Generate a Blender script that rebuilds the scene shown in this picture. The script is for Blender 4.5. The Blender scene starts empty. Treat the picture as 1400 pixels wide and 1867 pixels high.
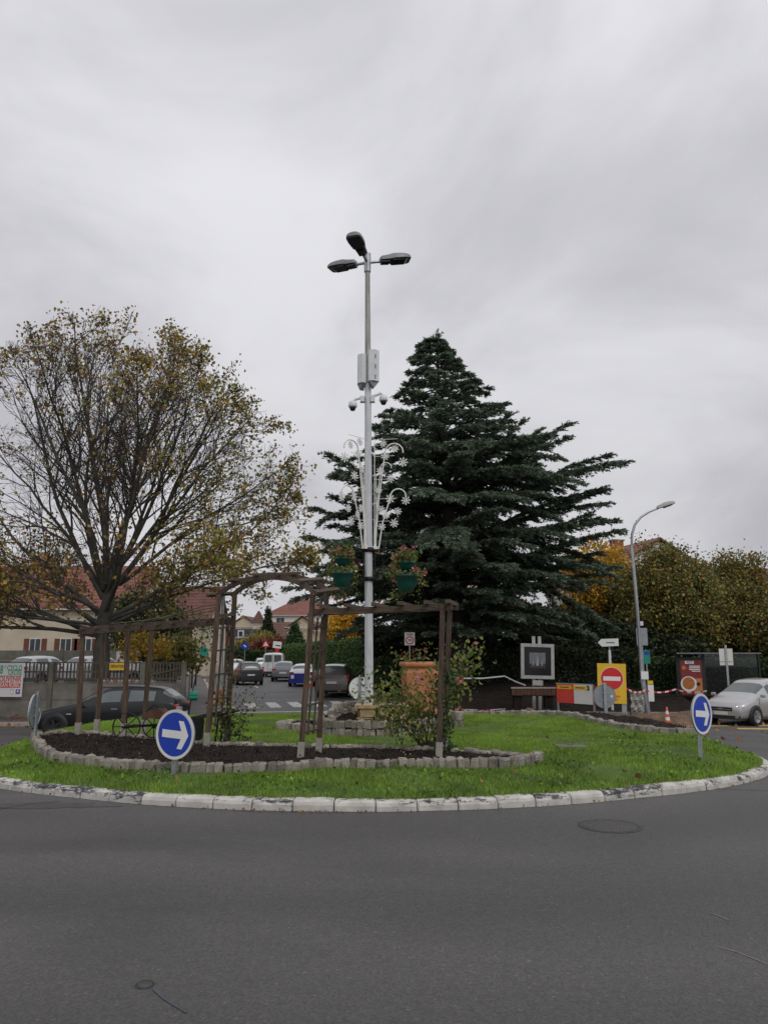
import bpy, bmesh, math, random
import numpy as np
from mathutils import Vector, Matrix, Euler
R = math.radians
random.seed(7); rng = np.random.default_rng(11)
sc = bpy.context.scene
COL = sc.collection

# ------------------------------------------------------------------ camera, sky, sun, exposure
CAM_H, FOC = 1.75, 1402.0
PITCH = math.atan((1192 - 933.5) / FOC)
cd = bpy.data.cameras.new('camera'); cam = bpy.data.objects.new('camera', cd); COL.objects.link(cam)
cam.location = (0, 0, CAM_H); cam.rotation_euler = (math.pi / 2 + PITCH, 0, 0)
cd.sensor_fit = 'HORIZONTAL'; cd.sensor_width = 36; cd.lens = 36 * FOC / 1400
cd.clip_start = .05; cd.clip_end = 3000
sc.camera = cam

SUN_EL, SUN_AZ = R(50), R(150)      # azimuth clockwise from +y
world = bpy.data.worlds.new('World'); sc.world = world; world.use_nodes = True
nt = world.node_tree; nt.nodes.clear()
N = lambda t: nt.nodes.new(t)
L = nt.links.new
out = N('ShaderNodeOutputWorld'); bg = N('ShaderNodeBackground'); L(bg.outputs[0], out.inputs[0])
sky = N('ShaderNodeTexSky'); sky.sky_type = 'NISHITA'; sky.sun_disc = False
sky.sun_elevation = SUN_EL; sky.sun_rotation = SUN_AZ; sky.air_density = 1.5; sky.dust_density = 4
tc = N('ShaderNodeTexCoord'); sep = N('ShaderNodeSeparateXYZ'); L(tc.outputs['Generated'], sep.inputs[0])
mz = N('ShaderNodeMath'); mz.operation = 'MAXIMUM'; L(sep.outputs[2], mz.inputs[0]); mz.inputs[1].default_value = 0.0
za = N('ShaderNodeMath'); za.operation = 'ADD'; L(mz.outputs[0], za.inputs[0]); za.inputs[1].default_value = .62
dv = N('ShaderNodeVectorMath'); dv.operation = 'DIVIDE'
cz = N('ShaderNodeCombineXYZ'); [L(za.outputs[0], cz.inputs[i]) for i in range(3)]
L(tc.outputs['Generated'], dv.inputs[0]); L(cz.outputs[0], dv.inputs[1])
mp = N('ShaderNodeMapping'); mp.inputs['Scale'].default_value = (1.35, 1.5, 1.0); mp.inputs['Location'].default_value = (5.15, 2.4, .3)
L(dv.outputs[0], mp.inputs[0])
n1 = N('ShaderNodeTexNoise'); n1.inputs['Scale'].default_value = 1.7; n1.inputs['Detail'].default_value = 6
n1.inputs['Roughness'].default_value = .53; n1.inputs['Distortion'].default_value = .35; L(mp.outputs[0], n1.inputs['Vector'])
rp = N('ShaderNodeValToRGB'); L(n1.outputs['Fac'], rp.inputs[0])
rp.color_ramp.interpolation = 'EASE'
e = rp.color_ramp.elements
e[0].position = .32; e[0].color = (.475, .475, .51, 1)
e[1].position = .66; e[1].color = (.69, .69, .725, 1)
# an overcast sky is a little darker low down than overhead
gr = N('ShaderNodeMapRange'); L(mz.outputs[0], gr.inputs[0]); gr.inputs[1].default_value = 0; gr.inputs[2].default_value = .75
gr.inputs[3].default_value = .84; gr.inputs[4].default_value = 1.12
sm = N('ShaderNodeVectorMath'); sm.operation = 'SCALE'; L(rp.outputs[0], sm.inputs[0]); L(gr.outputs[0], sm.inputs['Scale'])
sk = N('ShaderNodeVectorMath'); sk.operation = 'SCALE'; L(sky.outputs[0], sk.inputs[0]); sk.inputs['Scale'].default_value = .05
mx = N('ShaderNodeMix'); mx.data_type = 'RGBA'; mx.inputs['Factor'].default_value = .97
L(sk.outputs[0], mx.inputs[6]); L(sm.outputs[0], mx.inputs[7]); L(mx.outputs[2], bg.inputs[0]); bg.inputs[1].default_value = 1.0

sd = bpy.data.lights.new('sun', 'SUN'); sun = bpy.data.objects.new('sun', sd); COL.objects.link(sun)
sd.energy = .8; sd.angle = R(25); sd.color = (1, .97, .93)
sun.rotation_euler = (math.pi / 2 - SUN_EL, 0, math.pi - SUN_AZ)
sv = Vector((math.sin(SUN_AZ) * math.cos(SUN_EL), math.cos(SUN_AZ) * math.cos(SUN_EL), math.sin(SUN_EL)))
sun.rotation_euler = sv.to_track_quat('Z', 'Y').to_euler()
vs = sc.view_settings; vs.view_transform = 'Standard'; vs.look = 'None'; vs.exposure = .16; vs.gamma = 1; vs.use_curve_mapping = False
sc.cycles.max_bounces = 6; sc.cycles.transparent_max_bounces = 6; sc.cycles.use_denoising = True

# ------------------------------------------------------------------ placing helpers
def at(u, v, Y):
    """world point that lies Y metres ahead along the sight line through photo point (u, v)"""
    a = (u - 700) / FOC; b = (933.5 - v) / FOC
    d = (a, math.cos(PITCH) - b * math.sin(PITCH), math.sin(PITCH) + b * math.cos(PITCH))
    t = Y / d[1]
    return Vector((d[0] * t, Y, CAM_H + d[2] * t))
def px(u, Y): return at(u, 1192, Y).x
def pz(v, Y): return at(700, v, Y).z
GY, GZ = [-50, 10, 24, 30, 42, 80, 150, 3000], [0, 0, -.66, -.68, -.37, -.19, 0, 0]
def gz(y): return float(np.interp(y, GY, GZ))
IC, IR = Vector((-.33, 16.65)), 7.53
def lawn(x, y):
    pl = float(np.interp(y, [9.2, 10.5, 15, 20, 22.5], [.14, .16, .18, .2, .06]))
    r = math.hypot(x - IC.x, y - IC.y)
    rim = gz(y) + .112
    t = min(max((IR - r) / 1.2, 0), 1); t = t * t * (3 - 2 * t)
    return rim * (1 - t) + max(pl, rim) * t
def ongrass(u, v, dz=0):
    Y = 12.
    for _ in range(60):
        p = at(u, v, Y); z = lawn(p.x, Y) + dz
        k = (CAM_H - z) / max(CAM_H - p.z, .01)
        Y = .5 * Y + .5 * Y * k
    x = at(u, v, Y).x
    return Vector((x, Y, lawn(x, Y)))

# ------------------------------------------------------------------ materials
MATS = {}
def mat(name, c1, c2=None, scale=5., rough=.7, metal=0., bump=0., bscale=None, detail=4, spec=.5, stretch=None, c3=None, rnd=0., trans=0., contrast=.5, coat=0., rough2=None):
    """procedural surface: two or three colours mixed by noise, a fine bump, and optional variation from object to object"""
    if name in MATS: return MATS[name]
    m = bpy.data.materials.new(name); m.use_nodes = True; t = m.node_tree; b = t.nodes['Principled BSDF']
    n = lambda k: t.nodes.new(k)
    co = n('ShaderNodeTexCoord'); vec = co.outputs['Object']
    if rnd:
        oi = n('ShaderNodeObjectInfo'); ad = n('ShaderNodeVectorMath'); ad.operation = 'ADD'
        s = n('ShaderNodeMath'); s.operation = 'MULTIPLY'; s.inputs[1].default_value = 37.; t.links.new(oi.outputs['Random'], s.inputs[0])
        t.links.new(vec, ad.inputs[0]); t.links.new(s.outputs[0], ad.inputs[1]); vec = ad.outputs[0]
    if stretch:
        mpn = n('ShaderNodeMapping'); mpn.inputs['Scale'].default_value = stretch; t.links.new(vec, mpn.inputs[0]); vec = mpn.outputs[0]
    col = None
    if c2 is not None:
        no = n('ShaderNodeTexNoise'); no.inputs['Scale'].default_value = scale; no.inputs['Detail'].default_value = detail; no.inputs['Roughness'].default_value = .6
        t.links.new(vec, no.inputs['Vector'])
        r = n('ShaderNodeValToRGB'); t.links.new(no.outputs['Fac'], r.inputs[0])
        w = .5 - .4 * contrast
        r.color_ramp.elements[0].position = .5 - w * .5; r.color_ramp.elements[0].color = (*c1, 1)
        r.color_ramp.elements[1].position = .5 + w * .5; r.color_ramp.elements[1].color = (*c2, 1)
        if c3 is not None:
            e = r.color_ramp.elements.new(.5 + w * .9); e.color = (*c3, 1)
        col = r.outputs[0]
        if rnd:
            hs = n('ShaderNodeHueSaturation'); mr = n('ShaderNodeMapRange'); t.links.new(oi.outputs['Random'], mr.inputs[0])
            mr.inputs[3].default_value = 1 - rnd; mr.inputs[4].default_value = 1 + rnd
            t.links.new(mr.outputs[0], hs.inputs['Value']); t.links.new(col, hs.inputs['Color']); col = hs.outputs[0]
        t.links.new(col, b.inputs['Base Color'])
        if rough2 is not None:
            mr2 = n('ShaderNodeMapRange'); t.links.new(no.outputs['Fac'], mr2.inputs[0]); mr2.inputs[1].default_value = .3; mr2.inputs[2].default_value = .7
            mr2.inputs[3].default_value = rough; mr2.inputs[4].default_value = rough2; t.links.new(mr2.outputs[0], b.inputs['Roughness'])
    else:
        b.inputs['Base Color'].default_value = (*c1, 1)
    if rough2 is None: b.inputs['Roughness'].default_value = rough
    b.inputs['Metallic'].default_value = metal
    b.inputs['Specular IOR Level'].default_value = spec; b.inputs['Coat Weight'].default_value = coat
    b.inputs['Coat Roughness'].default_value = .08
    if bump:
        bn = n('ShaderNodeTexNoise'); bn.inputs['Scale'].default_value = bscale or scale * 4; bn.inputs['Detail'].default_value = 5
        t.links.new(vec, bn.inputs['Vector'])
        bp = n('ShaderNodeBump'); bp.inputs['Strength'].default_value = bump; bp.inputs['Distance'].default_value = .02
        t.links.new(bn.outputs['Fac'], bp.inputs['Height']); t.links.new(bp.outputs[0], b.inputs['Normal'])
    if trans:
        tr = n('ShaderNodeBsdfTranslucent'); ms = n('ShaderNodeMixShader'); ms.inputs[0].default_value = trans
        if col is not None: t.links.new(col, tr.inputs[0])
        else: tr.inputs[0].default_value = (*c1, 1)
        t.links.new(b.outputs[0], ms.inputs[1]); t.links.new(tr.outputs[0], ms.inputs[2])
        t.links.new(ms.outputs[0], t.nodes['Material Output'].inputs[0])
    MATS[name] = m
    return m
def leafmat(name, c):
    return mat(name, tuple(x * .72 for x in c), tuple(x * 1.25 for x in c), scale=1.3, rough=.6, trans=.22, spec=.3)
def paint(name, c, rough=.24, coat=.8):
    return mat(name, c, tuple(min(x * 1.06 + .004, 1) for x in c), scale=3, rough=rough, coat=coat)
def asphalt(name, base, speck=1.0, ring=False):
    m = bpy.data.materials.new(name); m.use_nodes = True; t = m.node_tree; b = t.nodes['Principled BSDF']
    n = lambda k: t.nodes.new(k); l = t.links.new
    co = n('ShaderNodeTexCoord').outputs['Object']
    vo = n('ShaderNodeTexVoronoi'); vo.inputs['Scale'].default_value = 75; l(co, vo.inputs['Vector'])
    sp = n('ShaderNodeValToRGB'); l(vo.outputs['Color'], sp.inputs[0])
    e = sp.color_ramp.elements; e[0].position = .15; e[0].color = (.62, .62, .62, 1); e[1].position = .9; e[1].color = (1.22, 1.2, 1.17, 1)
    x = e.new(.975); x.color = (2.2, 2.1, 2.0, 1)
    big = n('ShaderNodeTexNoise'); big.inputs['Scale'].default_value = .55; big.inputs['Detail'].default_value = 5; big.inputs['Distortion'].default_value = .6
    mpn = n('ShaderNodeMapping'); mpn.inputs['Scale'].default_value = (.45, 1.1, 1); l(co, mpn.inputs[0]); l(mpn.outputs[0], big.inputs['Vector'])
    br = n('ShaderNodeValToRGB'); l(big.outputs['Fac'], br.inputs[0])
    e = br.color_ramp.elements; e[0].position = .33; e[0].color = tuple(v * .76 for v in base) + (1,); e[1].position = .68; e[1].color = tuple(v * 1.2 for v in base) + (1,)
    mid = n('ShaderNodeTexNoise'); mid.inputs['Scale'].default_value = 9; mid.inputs['Detail'].default_value = 6; mid.inputs['Roughness'].default_value = .75; l(co, mid.inputs['Vector'])
    mr = n('ShaderNodeMapRange'); l(mid.outputs['Fac'], mr.inputs[0]); mr.inputs[3].default_value = .84; mr.inputs[4].default_value = 1.16
    m1 = n('ShaderNodeMix'); m1.data_type = 'RGBA'; m1.blend_type = 'MULTIPLY'; m1.inputs['Factor'].default_value = speck
    l(br.outputs[0], m1.inputs[6]); l(sp.outputs[0], m1.inputs[7])
    sc_ = n('ShaderNodeVectorMath'); sc_.operation = 'SCALE'; l(m1.outputs[2], sc_.inputs[0]); l(mr.outputs[0], sc_.inputs['Scale'])
    if ring:
        ds = n('ShaderNodeVectorMath'); ds.operation = 'DISTANCE'; l(co, ds.inputs[0]); ds.inputs[1].default_value = (-.33, 16.65, 0)
        wob = n('ShaderNodeMath'); wob.operation = 'MULTIPLY_ADD'; l(big.outputs['Fac'], wob.inputs[0]); wob.inputs[1].default_value = 1.6; l(ds.outputs['Value'], wob.inputs[2])
        sn = n('ShaderNodeMath'); sn.operation = 'SINE'; ml = n('ShaderNodeMath'); ml.operation = 'MULTIPLY'; ml.inputs[1].default_value = 3.1; l(wob.outputs[0], ml.inputs[0]); l(ml.outputs[0], sn.inputs[0])
        rg_ = n('ShaderNodeMapRange'); l(sn.outputs[0], rg_.inputs[0]); rg_.inputs[1].default_value = -1; rg_.inputs[3].default_value = .90; rg_.inputs[4].default_value = 1.08
        s3 = n('ShaderNodeVectorMath'); s3.operation = 'SCALE'; l(sc_.outputs[0], s3.inputs[0]); l(rg_.outputs[0], s3.inputs['Scale']); sc_ = s3
    l(sc_.outputs[0], b.inputs['Base Color'])
    rr = n('ShaderNodeMapRange'); l(big.outputs['Fac'], rr.inputs[0]); rr.inputs[1].default_value = .3; rr.inputs[2].default_value = .7; rr.inputs[3].default_value = .5; rr.inputs[4].default_value = .76
    l(rr.outputs[0], b.inputs['Roughness']); b.inputs['Specular IOR Level'].default_value = .38
    bp = n('ShaderNodeBump'); bp.inputs['Strength'].default_value = .55; bp.inputs['Distance'].default_value = .006
    l(vo.outputs['Distance'], bp.inputs['Height']); l(bp.outputs[0], b.inputs['Normal'])
    MATS[name] = m; return m
def paintwear(name, white, under, amount=.5):
    """old road paint on stone: white coat rubbed through to dark along scuffs"""
    m = bpy.data.materials.new(name); m.use_nodes = True; t = m.node_tree; b = t.nodes['Principled BSDF']
    n = lambda k: t.nodes.new(k); l = t.links.new
    co = n('ShaderNodeTexCoord').outputs['Object']; oi = n('ShaderNodeObjectInfo')
    s = n('ShaderNodeMath'); s.operation = 'MULTIPLY'; s.inputs[1].default_value = 53.; l(oi.outputs['Random'], s.inputs[0])
    ad = n('ShaderNodeVectorMath'); ad.operation = 'ADD'; l(co, ad.inputs[0]); l(s.outputs[0], ad.inputs[1])
    mpn = n('ShaderNodeMapping'); mpn.inputs['Scale'].default_value = (5, 5, 16); l(ad.outputs[0], mpn.inputs[0])
    a = n('ShaderNodeTexNoise'); a.inputs['Scale'].default_value = 1.3; a.inputs['Detail'].default_value = 7; a.inputs['Roughness'].default_value = .78; a.inputs['Distortion'].default_value = .1
    l(mpn.outputs[0], a.inputs['Vector'])
    g = n('ShaderNodeMapRange'); l(oi.outputs['Random'], g.inputs[0]); g.inputs[3].default_value = -.13; g.inputs[4].default_value = .07
    # tyres rub the upper front arris hardest
    sx = n('ShaderNodeSeparateXYZ'); l(co, sx.inputs[0])
    up = n('ShaderNodeMapRange'); l(sx.outputs[2], up.inputs[0]); up.inputs[1].default_value = .03; up.inputs[2].default_value = .10; up.inputs[3].default_value = -.05; up.inputs[4].default_value = .09
    s1 = n('ShaderNodeMath'); s1.operation = 'ADD'; l(a.outputs['Fac'], s1.inputs[0]); l(g.outputs[0], s1.inputs[1])
    s2 = n('ShaderNodeMath'); s2.operation = 'ADD'; l(s1.outputs[0], s2.inputs[0]); l(up.outputs[0], s2.inputs[1])
    r = n('ShaderNodeValToRGB'); l(s2.outputs[0], r.inputs[0])
    e = r.color_ramp.elements; e[0].position = .57; e[0].color = (*white, 1); e[1].position = .68; e[1].color = (*under, 1)
    x = e.new(.615); x.color = tuple(.42 * w + .25 * u for w, u in zip(white, under)) + (1,)
    d = n('ShaderNodeTexNoise'); d.inputs['Scale'].default_value = 6; d.inputs['Detail'].default_value = 6; l(ad.outputs[0], d.inputs['Vector'])
    dm = n('ShaderNodeMapRange'); l(d.outputs['Fac'], dm.inputs[0]); dm.inputs[3].default_value = .42; dm.inputs[4].default_value = 1.25
    v = n('ShaderNodeVectorMath'); v.operation = 'SCALE'; l(r.outputs[0], v.inputs[0]); l(dm.outputs[0], v.inputs['Scale'])
    l(v.outputs[0], b.inputs['Base Color']); b.inputs['Roughness'].default_value = .7
    bp = n('ShaderNodeBump'); bp.inputs['Strength'].default_value = .5; bp.inputs['Distance'].default_value = .01; l(d.outputs['Fac'], bp.inputs['Height']); l(bp.outputs[0], b.inputs['Normal'])
    MATS[name] = m; return m
def rooftile(name, c1, c2, sz=.3):
    m = bpy.data.materials.new(name); m.use_nodes = True; t = m.node_tree; b = t.nodes['Principled BSDF']
    n = lambda k: t.nodes.new(k); l = t.links.new
    co = n('ShaderNodeTexCoord').outputs['Object']
    no = n('ShaderNodeTexNoise'); no.inputs['Scale'].default_value = 1.2; no.inputs['Detail'].default_value = 8; no.inputs['Roughness'].default_value = .75; l(co, no.inputs['Vector'])
    r = n('ShaderNodeValToRGB'); l(no.outputs['Fac'], r.inputs[0]); e = r.color_ramp.elements
    e[0].position = .35; e[0].color = (*c1, 1); e[1].position = .65; e[1].color = (*c2, 1)
    w = n('ShaderNodeTexWave'); w.bands_direction = 'Z'; w.inputs['Scale'].default_value = 1.0 / sz * .31; w.inputs['Distortion'].default_value = .4; l(co, w.inputs['Vector'])
    mr = n('ShaderNodeMapRange'); l(w.outputs['Fac'], mr.inputs[0]); mr.inputs[3].default_value = .68; mr.inputs[4].default_value = 1.08
    v = n('ShaderNodeVectorMath'); v.operation = 'SCALE'; l(r.outputs[0], v.inputs[0]); l(mr.outputs[0], v.inputs['Scale'])
    l(v.outputs[0], b.inputs['Base Color']); b.inputs['Roughness'].default_value = .8
    bp = n('ShaderNodeBump'); bp.inputs['Strength'].default_value = .8; bp.inputs['Distance'].default_value = .05; l(w.outputs['Fac'], bp.inputs['Height']); l(bp.outputs[0], b.inputs['Normal'])
    MATS[name] = m; return m

asphalt('asphalt', (.083, .080, .078), .7, ring=True); asphalt('asphalt_lid', (.072, .068, .066)); asphalt('asphalt_street', (.10, .099, .10), .6); asphalt('asphalt_lot', (.15, .15, .15), .6); asphalt('pavement_asphalt', (.11, .10, .098), .8)
paintwear('kerb_paint', (.60, .575, .53), (.04, .04, .05))
mat('earth', (.008, .0055, .0045), (.028, .0195, .0145), 9, .95, bump=.9, bscale=40, c3=(.036, .025, .018), spec=.2)
mat('mulch', (.014, .009, .007), (.04, .027, .02), 30, .95, bump=.6, spec=.2)
mat('mulch_pale', (.20, .15, .11), (.32, .26, .2), 30, .9)
mat('verge_soil', (.010, .008, .007), (.024, .019, .015), 3, .95, bump=.8, bscale=25, c3=(.04, .03, .02), spec=.15)
mat('dug_soil', (.10, .062, .036), (.19, .125, .08), 4, .95, bump=.9, bscale=18, c3=(.26, .19, .13))
mat('field', (.03, .05, .016), (.07, .075, .03), .5, .95)
mat('turf', (.05, .09, .016), (.09, .15, .026), 1.6, .95, bump=.8, bscale=60, c3=(.075, .07, .03))
mat('cobble', (.22, .19, .15), (.42, .385, .335), 14, .85, bump=.8, bscale=45, rnd=.38, c3=(.46, .43, .38), contrast=.75)
mat('granite_kerb', (.28, .22, .18), (.40, .33, .28), 6, .85, bump=.4, rnd=.15)
mat('sandstone', (.30, .215, .11), (.42, .32, .18), 6, .85, bump=.6, c3=(.17, .125, .07))
mat('old_wood', (.055, .037, .025), (.155, .105, .07), 6, .85, bump=.9, bscale=30, stretch=(7, 7, .5), c3=(.16, .125, .095), rnd=.2)
mat('old_wood_x', (.055, .038, .027), (.15, .105, .072), 6, .85, bump=.9, bscale=30, stretch=(.6, 7, 7), c3=(.165, .135, .105), rnd=.2)
mat('lattice_wood', (.05, .038, .028), (.09, .068, .05), 6, .85, bump=.4)
mat('galvanised', (.36, .38, .40), (.47, .49, .51), 7, .5, .7, rough2=.35)
mat('shoe_metal', (.33, .305, .265), (.43, .40, .35), 8, .6, .35)
mat('sign_back', (.26, .29, .31), (.33, .36, .38), 3, .5, .5)
mat('sign_blue', (.008, .045, .40), (.01, .055, .46), 2, .35)
mat('sign_white', (.74, .74, .72), (.80, .80, .78), 3, .4)
mat('sign_rim', (.66, .65, .60), (.72, .71, .66), 3, .4)
mat('sign_red', (.58, .02, .022), (.64, .03, .03), 2, .35)
mat('sign_yellow', (.72, .44, .02), (.80, .50, .03), 2, .4)
mat('sign_black', (.012, .012, .014), (.02, .02, .022), 3, .5)
mat('pole_grey', (.50, .52, .54), (.64, .66, .68), 3.5, .55, .15, stretch=(4, 4, .7), c3=(.34, .33, .30), bump=.15)
mat('pole_weathered', (.26, .25, .22), (.40, .395, .37), 3, .6, .3, stretch=(4, 4, .6), c3=(.24, .21, .15))
mat('lamp_shell', (.17, .18, .19), (.22, .23, .24), 3, .5, .3)
mat('lamp_glass', (.012, .014, .017), (.02, .022, .026), 3, .2)
mat('white_plastic', (.64, .65, .66), (.72, .73, .73), 4, .5)
mat('ornament', (.72, .71, .68), (.80, .79, .76), 6, .6)
mat('black_iron', (.008, .008, .009), (.018, .017, .016), 6, .55, .4, bump=.3)
mat('rusty_iron', (.06, .028, .018), (.12, .055, .035), 8, .8, .2, bump=.4)
mat('pot_green', (.006, .07, .06), (.009, .092, .08), 3, .4)
mat('pot_teal', (.01, .24, .17), (.015, .29, .21), 3, .5)
mat('terracotta', (.40, .145, .065), (.53, .225, .11), 3, .85, bump=.5, bscale=14, c3=(.34, .16, .095))
mat('bark_plane', (.05, .046, .037), (.10, .096, .078), 2.5, .9, bump=.6, bscale=12, c3=(.16, .155, .125))
mat('twig_dark', (.05, .038, .034), (.09, .068, .06), 3, .9)
mat('bark_cedar', (.028, .022, .018), (.06, .05, .042), 4, .95, bump=.8, bscale=16)
mat('bark_dark', (.04, .032, .025), (.08, .065, .05), 4, .95, bump=.6)
mat('stem_green', (.06, .05, .03), (.10, .085, .05), 6, .8)
mat('concrete', (.15, .138, .118), (.23, .212, .185), 2.2, .9, bump=.4, bscale=22, c3=(.12, .115, .095))
mat('concrete_old', (.10, .098, .078), (.18, .172, .14), 1.4, .92, bump=.4, bscale=15, c3=(.12, .13, .075))
mat('fence_wood', (.06, .052, .044), (.13, .114, .097), 4, .9, bump=.5, stretch=(8, 8, .8), rnd=.2)
mat('render_cream', (.50, .425, .325), (.60, .52, .405), .6, .9, bump=.15)
mat('render_white', (.62, .60, .56), (.70, .68, .64), .6, .9)
mat('render_beige', (.50, .40, .29), (.58, .475, .35), .6, .9)
mat('brick_wall', (.22, .08, .045), (.33, .13, .075), 4, .9)
mat('shutter', (.13, .04, .024), (.18, .06, .036), 5, .7)
mat('window_glass', (.03, .037, .043), (.05, .058, .066), 1.5, .12)
mat('window_frame', (.6, .6, .58), (.68, .68, .66), 4, .5)
rooftile('tile_red', (.17, .062, .047), (.27, .11, .083)); rooftile('tile_brown', (.10, .048, .036), (.17, .082, .062)); rooftile('tile_dark', (.11, .042, .036), (.18, .07, .056))
mat('slate', (.035, .05, .085), (.06, .08, .125), 2, .5)
mat('tyre', (.010, .010, .010), (.02, .02, .02), 9, .85)
mat('rim', (.32, .33, .34), (.42, .43, .44), 5, .35, .7)
mat('rim_dark', (.03, .03, .032), (.05, .05, .052), 5, .4, .5)
mat('car_trim', (.012, .012, .013), (.02, .02, .021), 5, .6)
mat('car_glass', (.07, .09, .088), (.11, .13, .128), 1, .06, spec=.8)
mat('tail_red', (.30, .008, .01), (.42, .016, .016), 6, .2)
mat('lamp_clear', (.42, .44, .46), (.60, .62, .64), 12, .15, .2)
mat('plate', (.60, .60, .56), (.68, .68, .64), 5, .5)
mat('paint_black', (.0085, .0095, .012), (.0095, .0105, .013), 3, .32, spec=.35, coat=.25); paint('paint_white', (.66, .67, .68)); paint('paint_grey', (.15, .155, .165)); mat('paint_dark', (.026, .028, .033), (.03, .032, .036), 3, .35, spec=.4, coat=.3)
paint('paint_taupe', (.115, .10, .09)); mat('paint_silver', (.42, .42, .415), (.45, .45, .445), 3, .28, .45, coat=.8); paint('paint_blue', (.012, .03, .26))
mat('tape_white', (.70, .68, .66), (.78, .76, .74), 4, .6); mat('plastic_orange', (.62, .10, .03), (.70, .14, .05), 5, .5)
mat('frame_grey', (.30, .30, .285), (.40, .40, .38), 4, .6); mat('photo_dark', (.006, .006, .007), (.011, .011, .012), 3, .25)
mat('photo_sky', (.11, .12, .14), (.17, .18, .20), 7, .3); mat('photo_ground', (.03, .02, .02), (.06, .042, .04), 10, .3); mat('photo_pale', (.22, .23, .25), (.30, .31, .33), 9, .3)
mat('poster_red', (.16, .018, .02), (.24, .035, .03), 2.5, .3); mat('poster_orange', (.42, .12, .03), (.58, .22, .06), 6, .3); mat('poster_dish', (.30, .085, .02), (.52, .19, .05), 14, .3, c3=(.14, .03, .012))
mat('text_green', (.03, .30, .12), (.04, .34, .14), 4, .6); mat('text_red', (.62, .045, .03), (.68, .06, .04), 4, .6); mat('banner', (.70, .69, .70), (.76, .75, .76), 1.5, .6, bump=.1)
mat('orange_mark', (.68, .16, .03), (.72, .2, .04), 4, .5)
mat('road_white', (.36, .36, .35), (.62, .62, .60), 5, .8, detail=8, c3=(.2, .2, .2)); mat('road_yellow', (.40, .27, .07), (.55, .40, .14), 4, .8, c3=(.2, .16, .08))
mat('tar', (.018, .018, .019), (.035, .035, .036), 12, .55); mat('iron_cover', (.05, .048, .046), (.085, .082, .08), 10, .7, .2, bump=.5)
mat('chalk_blue', (.062, .066, .08), (.075, .083, .108), 15, .9); mat('chalk_red', (.17, .085, .07), (.2, .11, .09), 15, .9)
mat('damp', (.052, .05, .049), (.066, .064, .062), 5, .35); mat('skylight', (.5, .53, .56), (.6, .63, .66), 2, .1)
for k, c in dict(gy=(.36, .29, .07), go=(.42, .24, .05), gb=(.22, .115, .058), gg=(.21, .225, .06), rg=(0.144, 0.172, 0.048), ry=(0.316, 0.288, 0.065), ro=(0.244, 0.202, 0.065), rr=(0.236, 0.112, 0.045), rd=(0.086, 0.1, 0.034),
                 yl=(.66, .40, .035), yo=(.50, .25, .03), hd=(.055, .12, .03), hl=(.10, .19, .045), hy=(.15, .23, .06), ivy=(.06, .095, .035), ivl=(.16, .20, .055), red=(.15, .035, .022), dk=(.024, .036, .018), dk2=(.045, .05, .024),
                 b1=(0.111, 0.198, 0.03), b2=(0.202, 0.342, 0.043), b3=(0.273, 0.402, 0.057), b4=(0.247, 0.228, 0.081), wd=(0.098, 0.18, 0.037), ft=(.33, .10, .022), fb=(.20, .085, .03),
                 pk=(.50, .11, .12), rp=(.72, .30, .32), cr=(.70, .50, .34), dry=(.26, .14, .055), ol=(.21, .215, .065)).items(): leafmat('leaf_' + k, c)
leafmat('cedar_a', (.115, .17, .12)); leafmat('cedar_b', (.20, .265, .175)); leafmat('cedar_c', (.10, .095, .062))
def lit(name, c, s):
    m = bpy.data.materials.new(name); m.use_nodes = True; b = m.node_tree.nodes['Principled BSDF']
    b.inputs['Base Color'].default_value = (*c, 1); b.inputs['Emission Color'].default_value = (*c, 1); b.inputs['Emission Strength'].default_value = s
    MATS[name] = m
def glassy(name):
    m = bpy.data.materials.new(name); m.use_nodes = True; t = m.node_tree; t.nodes.clear(); o = t.nodes.new('ShaderNodeOutputMaterial'); a = t.nodes.new('ShaderNodeBsdfTransparent'); g = t.nodes.new('ShaderNodeBsdfGlossy'); x = t.nodes.new('ShaderNodeMixShader'); f = t.nodes.new('ShaderNodeFresnel')
    a.inputs[0].default_value = (.78, .82, .81, 1); g.inputs['Roughness'].default_value = .03; t.links.new(f.outputs[0], x.inputs[0]); t.links.new(a.outputs[0], x.inputs[1]); t.links.new(g.outputs[0], x.inputs[2]); t.links.new(x.outputs[0], o.inputs[0]); MATS[name] = m
glassy('clear_glass')
lit('headlamp_on', (1, .95, .85), 3.0)

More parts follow.
